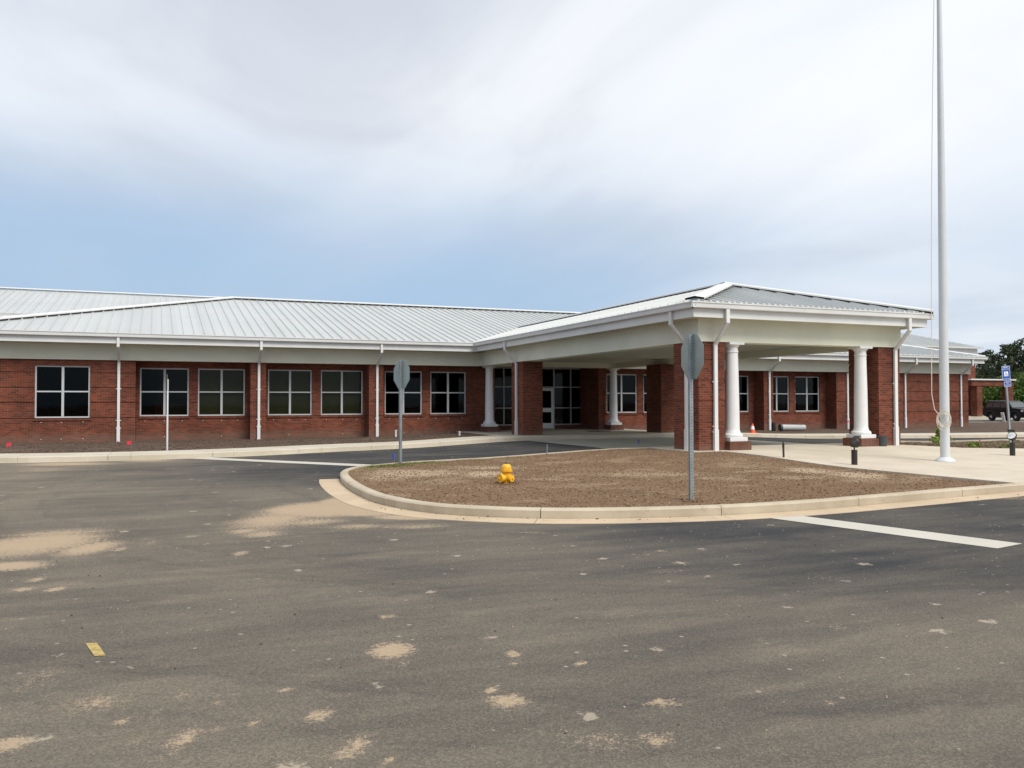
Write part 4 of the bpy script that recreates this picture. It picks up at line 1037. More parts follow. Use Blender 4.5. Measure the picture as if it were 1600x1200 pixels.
# fire hydrant (buried to its nozzles)
hx, hy, hz = 6.30, 15.2, 0.12
t = thing('fire_hydrant', (hx, hy, hz), 'yellow fire hydrant sunk low in the brown soil of the island', 'hydrant')
mb = MB()
mb.lathe((hx, hy, hz), [(0.075, -0.2), (0.075, 0.02), (0.080, 0.03), (0.080, 0.22), (0.10, 0.235), (0.118, 0.24), (0.118, 0.255), (0.105, 0.257)], 28)
body = mb.build('barrel', MT['hydrant_yellow'], t, smooth=True)
mb = MB(); mb.lathe((hx, hy, hz), [(0.114, 0.258), (0.114, 0.272), (0.100, 0.276), (0.099, 0.31), (0.092, 0.345), (0.070, 0.374), (0.03, 0.385)], 28)
for k in range(8):
    a = k*math.pi/4; mb.tube((hx+0.1*math.cos(a), hy+0.1*math.sin(a), hz+0.23), (hx+0.1*math.cos(a), hy+0.1*math.sin(a), hz+0.286), 0.009, n=6)
bn = mb.build('bonnet', MT['hydrant_yellow'], t, smooth=True)
mb = MB(); mb.lathe((hx, hy, hz), [(0.022, 0.38), (0.03, 0.39), (0.02, 0.405), (0.018, 0.42)], 5); mb.build('operating_nut', MT['hydrant_dark'], bn)
def nozzle(dx, dy, r, ln, zc):
    a = Vector((hx, hy, hz+zc)); d = Vector((dx, dy, 0)).normalized(); mb = MB()
    mb.tube(a+d*0.06, a+d*(ln), r*0.78, n=20); mb.tube(a+d*(ln-0.01), a+d*(ln+0.02), r*0.95, n=20); mb.tube(a+d*(ln+0.02), a+d*(ln+0.055), r, r*0.93, n=20)
    o = mb.build('nozzle', MT['hydrant_yellow'], t, smooth=True)
    c = MB(); c.tube(a+d*(ln+0.055), a+d*(ln+0.085), 0.018, 0.016, n=5); c.build('cap_nut', MT['hydrant_yellow'], o)
    return o
nozzle(-0.88, -0.30, 0.088, 0.115, 0.115); nozzle(0.45, -0.85, 0.074, 0.09, 0.11); nozzle(0.9, 0.5, 0.052, 0.10, 0.11)

# flagpole
px_, py_ = 18.90, 15.82; pz = float(G(px_, py_))+0.15
t = thing('flagpole', (px_, py_, pz), 'tall tapered pale metal flagpole without a flag on the concrete plaza', 'flagpole')
mb = MB(); prof = [(0.116, 0.0)] + [(0.116-0.058*max(0, (k/14*12.15-2.0)/10.15)**1.2, k/14*12.15) for k in range(1, 15)]
mb.lathe((px_, py_, pz), prof, 32); mb.build('pole', MT['pole_silver'], t, smooth=True)
mb = MB(); mb.lathe((px_, py_, pz), [(0.25, 0.0), (0.25, 0.012), (0.235, 0.035), (0.19, 0.075), (0.145, 0.095), (0.135, 0.105), (0.117, 0.11)], 40); mb.build('base_flash', MT['pole_silver'], t, smooth=True)
mb = MB(); mb.lathe((px_, py_, pz), [(0.05, 12.12), (0.075, 12.15), (0.075, 12.24), (0.04, 12.28)], 20); mb.tube((px_-0.16, py_-0.0, pz+12.19), (px_, py_, pz+12.21), 0.02, n=8)
trk = mb.build('truck', MT['steel_dark'], t, smooth=True)
cx0, cy0 = px_-0.25*0.921, py_+0.25*0.389
pts = []
for k in range(15):
    q = k/14; top = Vector((px_-0.15, py_+0.03, pz+12.1)); low = Vector((px_-0.30, py_+0.13, pz+1.75)); v = top.lerp(low, q); pts.append(v + Vector((-0.10, 0.04, 0))*math.sin(q*math.pi)*0.3)
pts += [Vector((px_-0.24, py_+0.10, pz+1.35)), Vector((px_-0.14, py_+0.0, pz+1.15))]
mb = MB(); mb.path([tuple(p) for p in pts], 0.010, 6)
mb.build('halyard', MT['rope'], t, smooth=True)
mb = MB(); rr = random.Random(4)
for k in range(6):
    ph = rr.uniform(-.3, .3); w0 = 0.135+rr.uniform(-.02, .02); h0 = 0.19+rr.uniform(-.05, .06); loop = []
    for i in range(29):
        a = 2*math.pi*i/28+ph; lx = math.cos(a)*w0*1.12; lz = math.sin(a)*h0; dep = -0.13-0.012*k+0.02*math.sin(3*a)
        loop.append((px_-0.03+lx*0.642+dep*0.767, py_-lx*0.767+dep*0.642, pz+1.14+lz-0.02*k))
    mb.path(loop, 0.0065, 6)
mb.build('rope_coil', MT['rope'], t, smooth=True)
mb = MB(); mb.box(px_-0.14, px_-0.10, py_-0.13, py_-0.09, pz+1.1, pz+1.32); mb.build('cleat', MT['pole_silver'], t)

# bollard floodlights
def bollard(x, y, aim, label, tilt=25):
    z = float(G(x, y))+0.15
    t = thing('bollard_light', (x, y, z), label, 'floodlight', 'floodlights on short posts around the flagpole')
    mb = MB(); mb.lathe((x, y, z), [(0.072, -0.05), (0.072, 0.36), (0.066, 0.365)], 24); mb.build('post', MT['bronze'], t, smooth=True)
    mb = MB(); mb.tube((x, y, z+0.36), (x, y, z+0.46), 0.018, n=10); mb.build('swivel', MT['bronze'], t)
    c = Vector((x, y, z+0.53)); d = Vector((math.cos(aim)*math.cos(math.radians(tilt)), math.sin(aim)*math.cos(math.radians(tilt)), math.sin(math.radians(tilt))))
    mb = MB(); mb.tube(c-d*0.10, c+d*0.02, 0.07, 0.125, n=20); mb.tube(c+d*0.02, c+d*0.055, 0.13, n=20)
    h = mb.build('lamp_head', MT['bronze'], t, smooth=True)
    mb = MB(); mb.tube(c+d*0.0556, c+d*0.060, 0.112, n=20); mb.build('lens', MT['lens'], h)
    mb = MB(); mb.beam(c+d*0.04+Vector((0, 0, 0.115)), c+d*0.12+Vector((0, 0, 0.13)), 0.2, 0.008); mb.build('visor', MT['bronze'], h)
bollard(15.84, 15.85, math.atan2(0.0, 1.0), 'dark bollard floodlight at the corner of the plaza left of the flagpole', 20)
bollard(22.36, 16.5, math.atan2(-0.2, -1.0), 'dark bollard floodlight with pale lens right of the flagpole', 40)

# accessible parking sign
ax_, ay_ = 24.55, 18.15; az_ = 0.1
t = thing('accessible_parking_sign', (ax_, ay_, az_), 'blue accessible parking sign with a small blue plate below on a leaning metal post', 'road sign')
mb = MB(); mb.box(ax_-0.03, ax_+0.03, ay_-0.012, ay_+0.012, az_-0.2, az_+2.78); mb.box(ax_-0.03, ax_-0.024, ay_+0.012, ay_+0.035, az_-0.2, az_+2.78); mb.box(ax_+0.024, ax_+0.03, ay_+0.012, ay_+0.035, az_-0.2, az_+2.78)
mb.build('post', MT['galvanised'], t)
def plate(x, z0, w, h, rows, symbol=None):
    mb = MB(); mb.box(x-w/2, x+w/2, ay_-0.018, ay_-0.014, z0, z0+h); p = mb.build('sign_panel', MT['sign_blue'], t)
    bd = MB(); e = 0.008; q = 0.008
    for a in ((x-w/2+e, x+w/2-e, z0+e, z0+e+q), (x-w/2+e, x+w/2-e, z0+h-e-q, z0+h-e), (x-w/2+e, x-w/2+e+q, z0+e+q, z0+h-e-q), (x+w/2-e-q, x+w/2-e, z0+e+q, z0+h-e-q)): bd.box(a[0], a[1], ay_-0.0205, ay_-0.0185, a[2], a[3])
    for s, sz, zc in rows:
        vs, fs = text_mesh(s, sz); bd.add([(x+v[0], ay_-0.0195-v[2], z0+zc+v[1]) for v in vs], fs)
    bd.build('lettering', MT['sign_white'], p)
    if symbol:
        s_ = MB(); a = 0.074; cz = z0+symbol; s_.box(x-a, x+a, ay_-0.0205, ay_-0.0185, cz-a, cz+a); sp = s_.build('symbol_field', MT['sign_white'], p)
        w_ = MB(); Y_ = ay_-0.0225
        w_.tube((x-0.012, Y_, cz+0.052), (x-0.012, Y_+0.0015, cz+0.052), 0.012, n=12)
        def bar(p0, p1, wd): w_.beam((x+p0[0], Y_, cz+p0[1]), (x+p1[0], Y_, cz+p1[1]), 0.0015, wd, upv=(-(p1[1]-p0[1]), 0, p1[0]-p0[0]))
        bar((-0.012, 0.038), (-0.006, -0.012), 0.013); bar((-0.010, 0.018), (0.026, 0.018), 0.009); bar((-0.006, -0.010), (0.03, -0.010), 0.012); bar((0.028, -0.008), (0.044, -0.048), 0.012); bar((0.040, -0.048), (0.058, -0.044), 0.010)
        for k in range(20):
            a0 = math.radians(105+k*13); a1 = math.radians(105+(k+1)*13)
            if a1 > math.radians(365): break
            bar((0.0+0.036*math.cos(a0), -0.024+0.036*math.sin(a0)), (0.036*math.cos(a1), -0.024+0.036*math.sin(a1)), 0.009)
        w_.build('wheelchair_symbol', MT['sign_blue'], sp)
plate(ax_, az_+2.27, 0.305, 0.457, [('PERMIT', 0.062, 0.405), ('PARKING ONLY', 0.040, 0.352), ('TOW-AWAY ZONE', 0.036, 0.052)], 0.205)
plate(ax_+0.03, az_+2.07, 0.27, 0.17, [('VAN', 0.055, 0.118), ('ACCESSIBLE', 0.040, 0.055)])
t.rotation_euler = (0, math.radians(-4.0), math.radians(-10))

# survey flags
def survey_flag(x, y, z, material, label, group, h=0.42, rz=0.0, s=1.0):
    t = thing('survey_flag', (x, y, z), label, 'survey flag', group, rz)
    mb = MB(); mb.path([(x, y, z-0.1), (x+0.01, y, z+h*0.5), (x+0.02, y, z+h)], 0.005*s, 6); mb.build('wire', MT['wire'], t)
    vs = []; n = 7; b0 = h-0.12*s; w = 0.15*s
    for i in range(n):
        q = i/(n-1)
        for zz in (b0-0.03*q, b0+0.12*s-0.02*q): vs.append((x+0.02-w*q, y+0.02*math.sin(q*5), z+zz))
    f = MB(); f.add(vs, [(2*i, 2*i+2, 2*i+3, 2*i+1) for i in range(n-1)]); o = f.build('flag', material, t, fix=False)
    so_ = o.modifiers.new('thick', 'SOLIDIFY'); so_.thickness = 0.002
    return t
RG = 'red survey flags in the planting beds'; BG = 'blue survey flags by the drive'
survey_flag(-4.35, 31.6, 0.13, MT['flag_red'], 'red survey flag left of the first window, nearest the left edge', RG, 0.30, 0.2, 0.9)
survey_flag(-0.78, 31.4, 0.13, MT['flag_red'], 'red survey flag right of the first white downspout', RG, 0.30, -0.3, 0.95)
survey_flag(33.2, 33.6, 0.20, MT['flag_red'], 'red survey flag left of the white downspout beside the right canopy column', RG, 0.55, 0.1, 0.95)
survey_flag(24.9, 19.5, 0.12, MT['flag_red'], 'red survey flag in weedy soil right of the flagpole', RG, 0.36, 0.5, 1.15)
survey_flag(5.86, 21.95, 0.0, MT['flag_blue'], 'blue survey flag behind the kerb next to the farther stop sign', BG, 0.36, 0.9, 1.25)
survey_flag(14.02, 22.9, 0.14, MT['flag_blue'], 'blue survey flag by the driveway left of the front brick pier', BG, 0.40, 0.6, 1.1)

# traffic cone
cx, cy = 27.15, 33.75; cz = float(G(cx, cy))+0.13
t = thing('traffic_cone', (cx, cy, cz), 'orange traffic cone with white collar on the walk under the canopy', 'cone')
mb = MB(); mb.lathe((cx, cy, cz), [(0.145, 0.03), (0.04, 0.48), (0.03, 0.485)], 24); mb.build('cone_body', MT['orange_plastic'], t, smooth=True)
mb = MB(); mb.lathe((cx, cy, cz), [(0.108, 0.20), (0.068, 0.37)], 24); mb.build('collar', MT['sign_white'], t, smooth=True)
mb = MB(); mb.box(cx-0.2, cx+0.2, cy-0.2, cy+0.2, cz, cz+0.03); mb.build('base', MT['orange_plastic'], t, bevel=0.01)
# large pipe lying in the bed
t = thing('drain_pipe', (31.8, 36.2, 0.15), 'length of large grey pipe lying in the bed below the right windows', 'pipe')
mb = MB(); P0, P1 = Vector((31.1, 36.35, 0.33)), Vector((32.5, 36.05, 0.31)); mb.tube(P0, P1, 0.17, 0.16, n=28, caps=False); mb.tube(P0, P1, 0.15, 0.14, n=28, caps=False)
mb.build('pipe_wall', MT['pipe_grey'], t, smooth=True)
mb = MB(); mb.tube(P0+Vector((-0.03, 0.006, 0)), P0+Vector((0.07, -0.015, 0)), 0.195, n=28); d_ = mb.build('socket', MT['barrel'], t, smooth=True)
mb = MB(); mb.lathe((30.98, 36.75, 0.1), [(0.11, 0), (0.12, 0.35), (0.11, 0.48), (0.07, 0.52)], 18)
tag(mb.build('black_drum', MT['car_trim'], None, smooth=True), 'black plastic drum standing beside the grey pipe against the wall', 'drum')
# dark bin by the right front pier
mb = MB(); bx_, by_ = 21.30, 20.14; bz_ = float(G(bx_, by_))+0.15
mb.lathe((bx_, by_, bz_), [(0.125, 0.0), (0.145, 0.02), (0.158, 0.29), (0.165, 0.30), (0.165, 0.325), (0.15, 0.33), (0.145, 0.28), (0.12, 0.03)], 24)
tag(mb.build('bucket', MT['barrel'], None, smooth=True), 'dark grey bucket at the foot of the right front brick pier', 'bucket')
# landscape spike at the plaza corner
mb = MB(); mb.beam((15.42, 17.9, 0.1), (15.41, 17.9, 0.56), 0.03, 0.045); mb.lathe((15.41, 17.9, 0.5), [(0.03, 0), (0.03, 0.09), (0.008, 0.16)], 10)
tag(mb.build('garden_stake', MT['bronze'], None), 'short dark stake at the edge between island soil and plaza', 'stake')
mb = MB(); mb.tube((10.6, 22.45, 0.15), (10.6, 22.45, 0.45), 0.014, n=10); mb.tube((10.6, 22.45, 0.45), (10.6, 22.45, 0.465), 0.02, n=10)
tag(mb.build('steel_stake', MT['galvanised'], None), 'small grey stake at the back kerb of the island before the driveway', 'stake')
for i, (x, y, h, lb) in enumerate(((9.95, 37.0, 0.32, 'short white plastic pipe sticking out of the bed right of the third downspout'), (12.35, 35.2, 0.28, 'short white plastic pipe sticking out of the bed near the left canopy column'))):
    mb = MB(); mb.tube((x, y, 0.0), (x, y, 0.12+h), 0.04, n=12); mb.tube((x, y, 0.10+h), (x, y, 0.16+h), 0.05, n=12); tag(mb.build('cleanout_pipe', MT['pvc'], None), lb, 'pipe', 'white pipe stubs in the left bed')
mb = MB(); mb.box(20.7, 22.0-0.9, 37.4, 38.1, 0.305, 0.318) if False else mb.lathe((19.9, 36.3, float(G(19.9, 36.3))+0.15), [(0.62, 0.0), (0.62, 0.008), (0.6, 0.012)], 32)
tag(mb.build('manhole_cover', MT['rubber_mat'], None), 'round dark cover set in the concrete before the entrance doors', 'cover')
mb = MB(); mb.beam((66.8, 50.0, -0.1), (66.55, 50.0, 0.78), 0.28, 0.05)
tag(mb.build('white_marker_post', MT['pvc'], None), 'leaning white marker post in front of the black car', 'post')
# things seen through the second window
mb = MB(); mb.box(-0.05, 0.42, 40.2, 40.7, 0.28, 1.62); tag(mb.build('red_cabinet', MT['red_cloth'], None, bevel=0.03), 'red cabinet seen inside the second window from the left', 'cabinet')
mb = MB(); mb.box(0.55, 1.25, 40.0, 40.5, 0.28, 1.66); mb.box(0.54, 1.26, 39.99, 40.51, 1.661, 1.68); tag(mb.build('cardboard_box', MT['box_card'], None), 'tan box seen inside the second window beside the red cabinet', 'box')

# ------------------------------------------------------------------ parking lot beyond the school, car
lot = struct(grid_obj('parking_lot', axis([(50, 140, 2.0)]), axis([(44, 57, 1.0)]), lambda X, Y: -0.02+0*X, MT['lot_asphalt'], keep=lambda x, y: ~((x < 62) & (y > 50))))
mb = MB(); mb.box(64, 120, 56.99, 61.7, -0.1, 0.28); struct(mb.build('path', MT['walk_concrete']))
mb = MB(); mb.beam((49, 46.8, 0.0), (140, 43.5, 0.0), 0.2, 0.24); struct(mb.build('kerb', MT['kerb_concrete']))
def wheel(x, y, r, w, parent):
    mb = MB(); mb.lathe((x, y, r), [(r*0.62, -w/2), (r*0.93, -w/2), (r, -w*0.36), (r, w*0.36), (r*0.93, w/2), (r*0.62, w/2)], 28, axis='Y')
    o = mb.build('wheel', MT['tyre'], parent, smooth=True)
    rm = MB(); s = -1 if y < 0 else 1
    rm.lathe((x, y, r), [(r*0.63, -w*0.42), (r*0.63, w*0.42)], 28, axis='Y')
    ro = rm.build('rim', MT['car_trim'], o, smooth=True); sp = MB()
    for k in range(5):
        a = k*2*math.pi/5+0.3; p0 = Vector((x, y+s*w*0.46, r)); p1 = p0+Vector((math.cos(a)*r*0.60, s*-0.01, math.sin(a)*r*0.60))
        sp.beam(p0, p1, 0.03, r*0.26, upv=(-math.sin(a), 0, math.cos(a)))
    sp.lathe((x, y+s*w*0.42, r), [(r*0.66, -0.01), (r*0.66, 0.02), (r*0.58, 0.02), (r*0.58, -0.01)], 28, axis='Y'); sp.tube((x, y+s*w*0.40, r), (x, y+s*w*0.52, r), r*0.16, n=12)
    sp.build('spokes', MT['rim'], o)
def suv():
    t = thing('parked_car', (0, 0, 0), 'black boxy sport utility car parked beyond the right end of the school', 'car')
    # side profile of the lower body with arches, extruded with tumblehome by hand: x forward
    L = 2.29; W2 = 0.92; wr = 0.37; xr, xf = -1.38, 1.38
    def arch(cx, r=0.46): return [(cx-r*math.cos(a), 0.37+r*math.sin(a)) for a in [math.pi*k/10 for k in range(11)]]
    low = [(-L, 0.45), (xr-0.47, 0.30)] + arch(xr) + [(xr+0.47, 0.28), (xf-0.47, 0.28)] + arch(xf) + [(xf+0.47, 0.32), (L-0.03, 0.40)]
    top = [(L, 0.62), (L-0.02, 0.86), (L-0.10, 1.02), (L-0.22, 1.08), (1.02, 1.16), (0.95, 1.17), (-L+0.05, 1.14), (-L, 0.80)]
    mb = MB(); poly = low+top; n = len(poly)
    def ring(y, k): return [(x, y*(1-0.05*max(0, (z-0.9))), z) for x, z in poly]
    vs = ring(-W2, 0)+ring(W2, 0); mb.add(vs, [tuple(range(n-1, -1, -1)), tuple(range(n, 2*n))]+[(i, (i+1) % n, n+(i+1) % n, n+i) for i in range(n)])
    body = mb.build('body', MT['car_paint'], t, bevel=0.035)
    # cabin
    cb = MB(); a = [(-2.20, 1.14), (0.98, 1.16), (0.42, 1.70), (0.25, 1.745), (-1.95, 1.77), (-2.08, 1.72)]; wi = [0.90, 0.90, 0.74, 0.72, 0.72, 0.74]; n = len(a)
    cb.add([(x, -w, z) for (x, z), w in zip(a, wi)]+[(x, w, z) for (x, z), w in zip(a, wi)], [tuple(range(n-1, -1, -1)), tuple(range(n, 2*n))]+[(i, (i+1) % n, n+(i+1) % n, n+i) for i in range(n)])
    cb.build('cabin', MT['car_paint'], t, bevel=0.03)
    for s in (-1, 1):
        def yy(z): return s*(0.90-(z-1.16)*(0.16/0.54)+0.004)
        for q in ([(-2.02, 1.20), (-1.30, 1.20), (-1.30, 1.64), (-1.90, 1.64)], [(-1.22, 1.20), (-0.38, 1.20), (-0.38, 1.65), (-1.22, 1.64)], [(-0.30, 1.20), (0.78, 1.22), (0.33, 1.65), (-0.30, 1.65)]):
            g = MB(); g.add([(x, yy(z), z) for x, z in q]+[(x, yy(z)-s*0.02, z) for x, z in q], [(0, 1, 2, 3), (7, 6, 5, 4), (0, 4, 5, 1), (1, 5, 6, 2), (2, 6, 7, 3), (3, 7, 4, 0)]); g.build('side_window', MT['car_glass'], t)
        h = MB(); h.add([(2.21, s*0.60, 0.82), (2.27, s*0.60, 0.80), (2.27, s*0.60, 0.98), (2.18, s*0.60, 0.99), (1.98, s*0.935, 0.84), (2.20, s*0.93, 0.82), (2.16, s*0.93, 0.98), (1.98, s*0.93, 0.99)],
            [(0, 1, 2, 3), (4, 5, 6, 7), (0, 1, 5, 4), (1, 2, 6, 5), (2, 3, 7, 6), (3, 0, 4, 7)]); h.build('headlight', MT['lens'], t)
        r_ = MB(); r_.box(-2.31, -2.18, s*0.78-0.08, s*0.78+0.15*(s > 0)+0.08*(s < 0)-0.0, 0.85, 1.12); r_.build('tail_light', MT['tail_red'], t)
        for cx2 in (xr, xf):
            f = MB(); pa = arch(cx2, 0.46); pb = arch(cx2, 0.54); m_ = len(pa)
            vs = [(x, s*0.915, z) for x, z in pa]+[(x, s*0.955, z) for x, z in pa]+[(x, s*0.925, z) for x, z in pb]
            f.add(vs, [(i, i+1, m_+i+1, m_+i) for i in range(m_-1)]+[(m_+i, m_+i+1, 2*m_+i+1, 2*m_+i) for i in range(m_-1)]); f.build('fender_flare', MT['car_trim'], t, fix=False)
        mi_ = MB(); mi_.box(0.62, 0.80, s*1.00-0.11, s*1.00+0.11, 1.14, 1.32); mi_.build('mirror', MT['car_paint'], t, bevel=0.02)
        hd = MB(); hd.box(-0.32, -0.14, s*0.925-0.015, s*0.925+0.015, 0.98, 1.01); hd.box(-1.22, -1.04, s*0.925-0.015, s*0.925+0.015, 0.98, 1.01); hd.build('door_handle', MT['car_trim'], t)
        rl = MB(); rl.beam((-1.9, s*0.66, 1.81), (0.1, s*0.66, 1.79), 0.035, 0.03); rl.build('roof_rail', MT['rim'], t)
    ws = MB(); ws.add([(0.93, -0.80, 1.20), (0.93, 0.80, 1.20), (0.46, 0.69, 1.66), (0.46, -0.69, 1.66), (0.955, -0.80, 1.205), (0.955, 0.80, 1.205), (0.485, 0.69, 1.665), (0.485, -0.69, 1.665)], [(0, 1, 2, 3), (7, 6, 5, 4), (0, 4, 5, 1), (1, 5, 6, 2), (2, 6, 7, 3), (3, 7, 4, 0)]); ws.build('windscreen', MT['car_glass'], t)
    gr = MB(); gr.box(2.27, 2.30, -0.56, 0.56, 0.74, 0.98); gr.build('grille', MT['car_trim'], t)
    bp = MB(); bp.box(2.22, 2.38, -0.88, 0.88, 0.42, 0.66); bp.build('bumper', MT['car_trim'], t, bevel=0.03); bp = MB(); bp.box(-2.38, -2.22, -0.88, 0.88, 0.45, 0.68); bp.build('bumper', MT['car_trim'], t, bevel=0.03)
    for x in (xr, xf):
        for s in (-1, 1): wheel(x, s*0.80, wr, 0.24, t)
    return t
car = suv(); car.location = (70.3, 51.9, 0.0); car.rotation_euler[2] = math.atan2(-0.984, -0.177)

# ------------------------------------------------------------------ trees
def leaf_cloud(mb, centre, rad, n, size, rs, flat=0.7, mi=0):
    for _ in range(n):
        v = rs.normal(size=3); v /= np.linalg.norm(v)+1e-9; r = rs.uniform(0.25, 1.0)**0.5
        c = np.array(centre)+v*np.array(rad)*r; s = size*rs.uniform(0.5, 1.3)
        a = rs.normal(size=3); a[2] *= flat; a /= np.linalg.norm(a); b = np.cross(a, rs.normal(size=3)); b /= np.linalg.norm(b)+1e-9
        mb.add([c-a*s, c+b*s*0.45, c+a*s, c-b*s*0.45], [(0, 1, 2, 3)], mi)
def make_pine(seed, h):
    rs = np.random.RandomState(seed); t = thing('pine_tree', (0, 0, 0), 'x', 'tree')
    mb = MB(); lean = rs.uniform(-0.3, 0.3, 2)
    def tp(z): return (lean[0]*z/h, lean[1]*z/h, z)
    mb.path([tp(0)], 0.1) if False else None
    zs = [0, h*0.3, h*0.6, h*0.95]; rr_ = [0.17, 0.14, 0.09, 0.02]
    for a, b, r0, r1 in zip(zs, zs[1:], rr_, rr_[1:]): mb.tube(tp(a), tp(b), r0, r1, n=8)
    cr2 = MB(); k = h*0.22
    while k < h*0.98:
        q = (k/h-0.22)/0.76; ln = (1.0-q)**0.75*rs.uniform(1.1, 2.5)+0.35; az = rs.uniform(0, 6.28); p0 = np.array(tp(k)); p1 = p0+np.array([math.cos(az)*ln, math.sin(az)*ln, ln*rs.uniform(-0.05, 0.45)])
        mb.tube(p0, p1, 0.035, 0.01, n=5, caps=False)
        for j in (0.45, 0.75, 1.0):
            c = p0+(p1-p0)*j+rs.uniform(-0.15, 0.15, 3); leaf_cloud(cr2, c, (0.48, 0.48, 0.26), 17, 0.19, rs)
        k += rs.uniform(0.10, 0.24)*h/9
    mb.build('trunk', MT['bark'], t); cr2.build('crown', MT['pine_needles'], t, fix=False); return t
def make_oak(seed, h, lm='oak_leaves', nm='broadleaf_tree'):
    rs = np.random.RandomState(seed); t = thing(nm, (0, 0, 0), 'x', 'tree'); mb = MB(); cr2 = MB()
    mb.tube((0, 0, 0), (0.1, 0, h*0.4), 0.18, 0.12, n=8)
    for k in range(11):
        az = k*2.4+rs.uniform(-.4, .4); z0 = h*rs.uniform(0.25, 0.4); ln = h*rs.uniform(0.18, 0.38); el_ = rs.uniform(0.3, 1.4)
        p0 = np.array([0.08, 0, z0]); p1 = p0+np.array([math.cos(az)*math.cos(el_), math.sin(az)*math.cos(el_), math.sin(el_)*1.25])*ln; mb.tube(p0, p1, 0.07, 0.02, n=6, caps=False)
        for j in range(5):
            c = p1+rs.normal(size=3)*h*0.075; leaf_cloud(cr2, c, np.array([0.11, 0.11, 0.085])*h, 75, 0.17, rs)
    mb.build('trunk', MT['bark'], t); cr2.build('crown', MT[lm], t, fix=False); return t
pines = [make_pine(11, 10.0), make_pine(12, 9.0), make_pine(13, 11.0)]
oaks = [make_oak(21, 7.5), make_oak(22, 6.5)]
TPL = [ # kind, proto, distance, px column, height, label
 ('p', 0, 118, 1536, 8.6, 'dark pine nearest to the brick porch, leftmost of the row'),
 ('p', 1, 126, 1545, 9.6, 'dark pine second from the left behind the brick porch'),
 ('p', 2, 120, 1556, 8.8, 'dark pine standing over the middle of the porch roof'),
 ('p', 0, 112, 1566, 9.4, 'dark pine just left of the blue accessible sign'),
 ('p', 1, 122, 1578, 10.2, 'tall dark pine right behind the blue accessible sign'),
 ('p', 2, 116, 1588, 9.8, 'dark pine right of the blue accessible sign'),
 ('p', 0, 121, 1598, 10.8, 'dark pine rising at the right edge of the view'),
 ('p', 1, 115, 1612, 10.0, 'dark pine cut off by the right edge of the view'),
 ('p', 2, 124, 1628, 11.0, 'dark pine beyond the right edge, first of the hidden row'),
 ('p', 0, 118, 1650, 10.0, 'dark pine beyond the right edge, second of the hidden row'),
 ('o', 0, 108, 1530, 5.6, 'dark broadleaf tree low behind the left porch pier'),
 ('o', 1, 104, 1549, 5.2, 'green broadleaf tree seen through the porch opening'),
 ('o', 0, 106, 1568, 5.8, 'green broadleaf tree behind the right porch pier'),
 ('o', 1, 103, 1586, 6.0, 'green broadleaf tree above the roof of the black car'),
 ('o', 0, 105, 1603, 6.2, 'green broadleaf tree above the bonnet of the black car'),
 ('o', 1, 104, 1625, 6.4, 'green broadleaf tree beyond the right edge of the view')]
used = {}
for kind, pi, dist, px, h, lb in TPL:
    protos, base = (pines, (10.0, 9.0, 11.0)) if kind == 'p' else (oaks, (7.5, 6.5)); p = protos[pi]
    o = p if (kind, pi) not in used else copy_tree(p); used[(kind, pi)] = 1
    r = (px-800)/1316*dist; o.location = (r*0.921+dist*0.389, -r*0.389+dist*0.921, -0.12)
    s = h/base[pi]; o.scale = (s*1.05, s*1.05, s); o.rotation_euler[2] = random.uniform(0, 6.28)
    o['label'] = lb; o['group'] = 'trees beyond the parking lot'
shr = []
def make_shrub(seed):
    rs = np.random.RandomState(seed); t = thing('green_shrub', (0, 0, 0), 'x', 'shrub'); mb = MB(); cr2 = MB()
    for k in range(7):
        az = k*0.9; p1 = (math.cos(az)*0.9, math.sin(az)*0.9, 1.3+0.3*(k % 3)); mb.tube((0, 0, 0), p1, 0.04, 0.015, n=5, caps=False); leaf_cloud(cr2, p1, (0.95, 0.95, 0.8), 150, 0.15, rs)
    leaf_cloud(cr2, (0, 0, 1.0), (1.3, 1.3, 1.0), 260, 0.16, rs)
    mb.build('stem', MT['bark'], t); cr2.build('foliage', MT['shrub_leaves'], t, fix=False); return t
sp0 = make_shrub(31)
for i, (px, dist, s, lb) in enumerate(((1531, 97, 1.2, 'bright green shrub at the left of the porch opening'), (1543, 99, 1.35, 'bright green shrub in the middle of the porch opening'), (1556, 98, 1.25, 'bright green shrub at the right of the porch opening'), (1590, 97, 1.5, 'bright green shrub behind the bonnet of the black car'), (1606, 98, 1.6, 'bright green shrub cut off by the right edge'))):
    o = sp0 if i == 0 else copy_tree(sp0); r = (px-800)/1316*dist; o.location = (r*0.921+dist*0.389, -r*0.389+dist*0.921, -0.12); o.scale = (s, s, s*1.25); o.rotation_euler[2] = i*1.3
    o['label'] = lb; o['group'] = 'bright shrubs along the wood edge'
# the wood behind them reads as one mass
wd = MB(); rs = np.random.RandomState(5)
for px in np.arange(1515, 1760, 4.5):
    dist = rs.uniform(128, 150); r = (px-800)/1316*dist; X_, Y_ = r*0.921+dist*0.389, -r*0.389+dist*0.921
    hh = rs.uniform(6.5, 9.0); leaf_cloud(wd, (X_, Y_, hh*0.5), (2.3, 2.3, hh*0.5), 420, 0.34, rs)
w_o = wd.build('distant_wood', MT['pine_needles'], None, fix=False); w_o['kind'] = 'stuff'

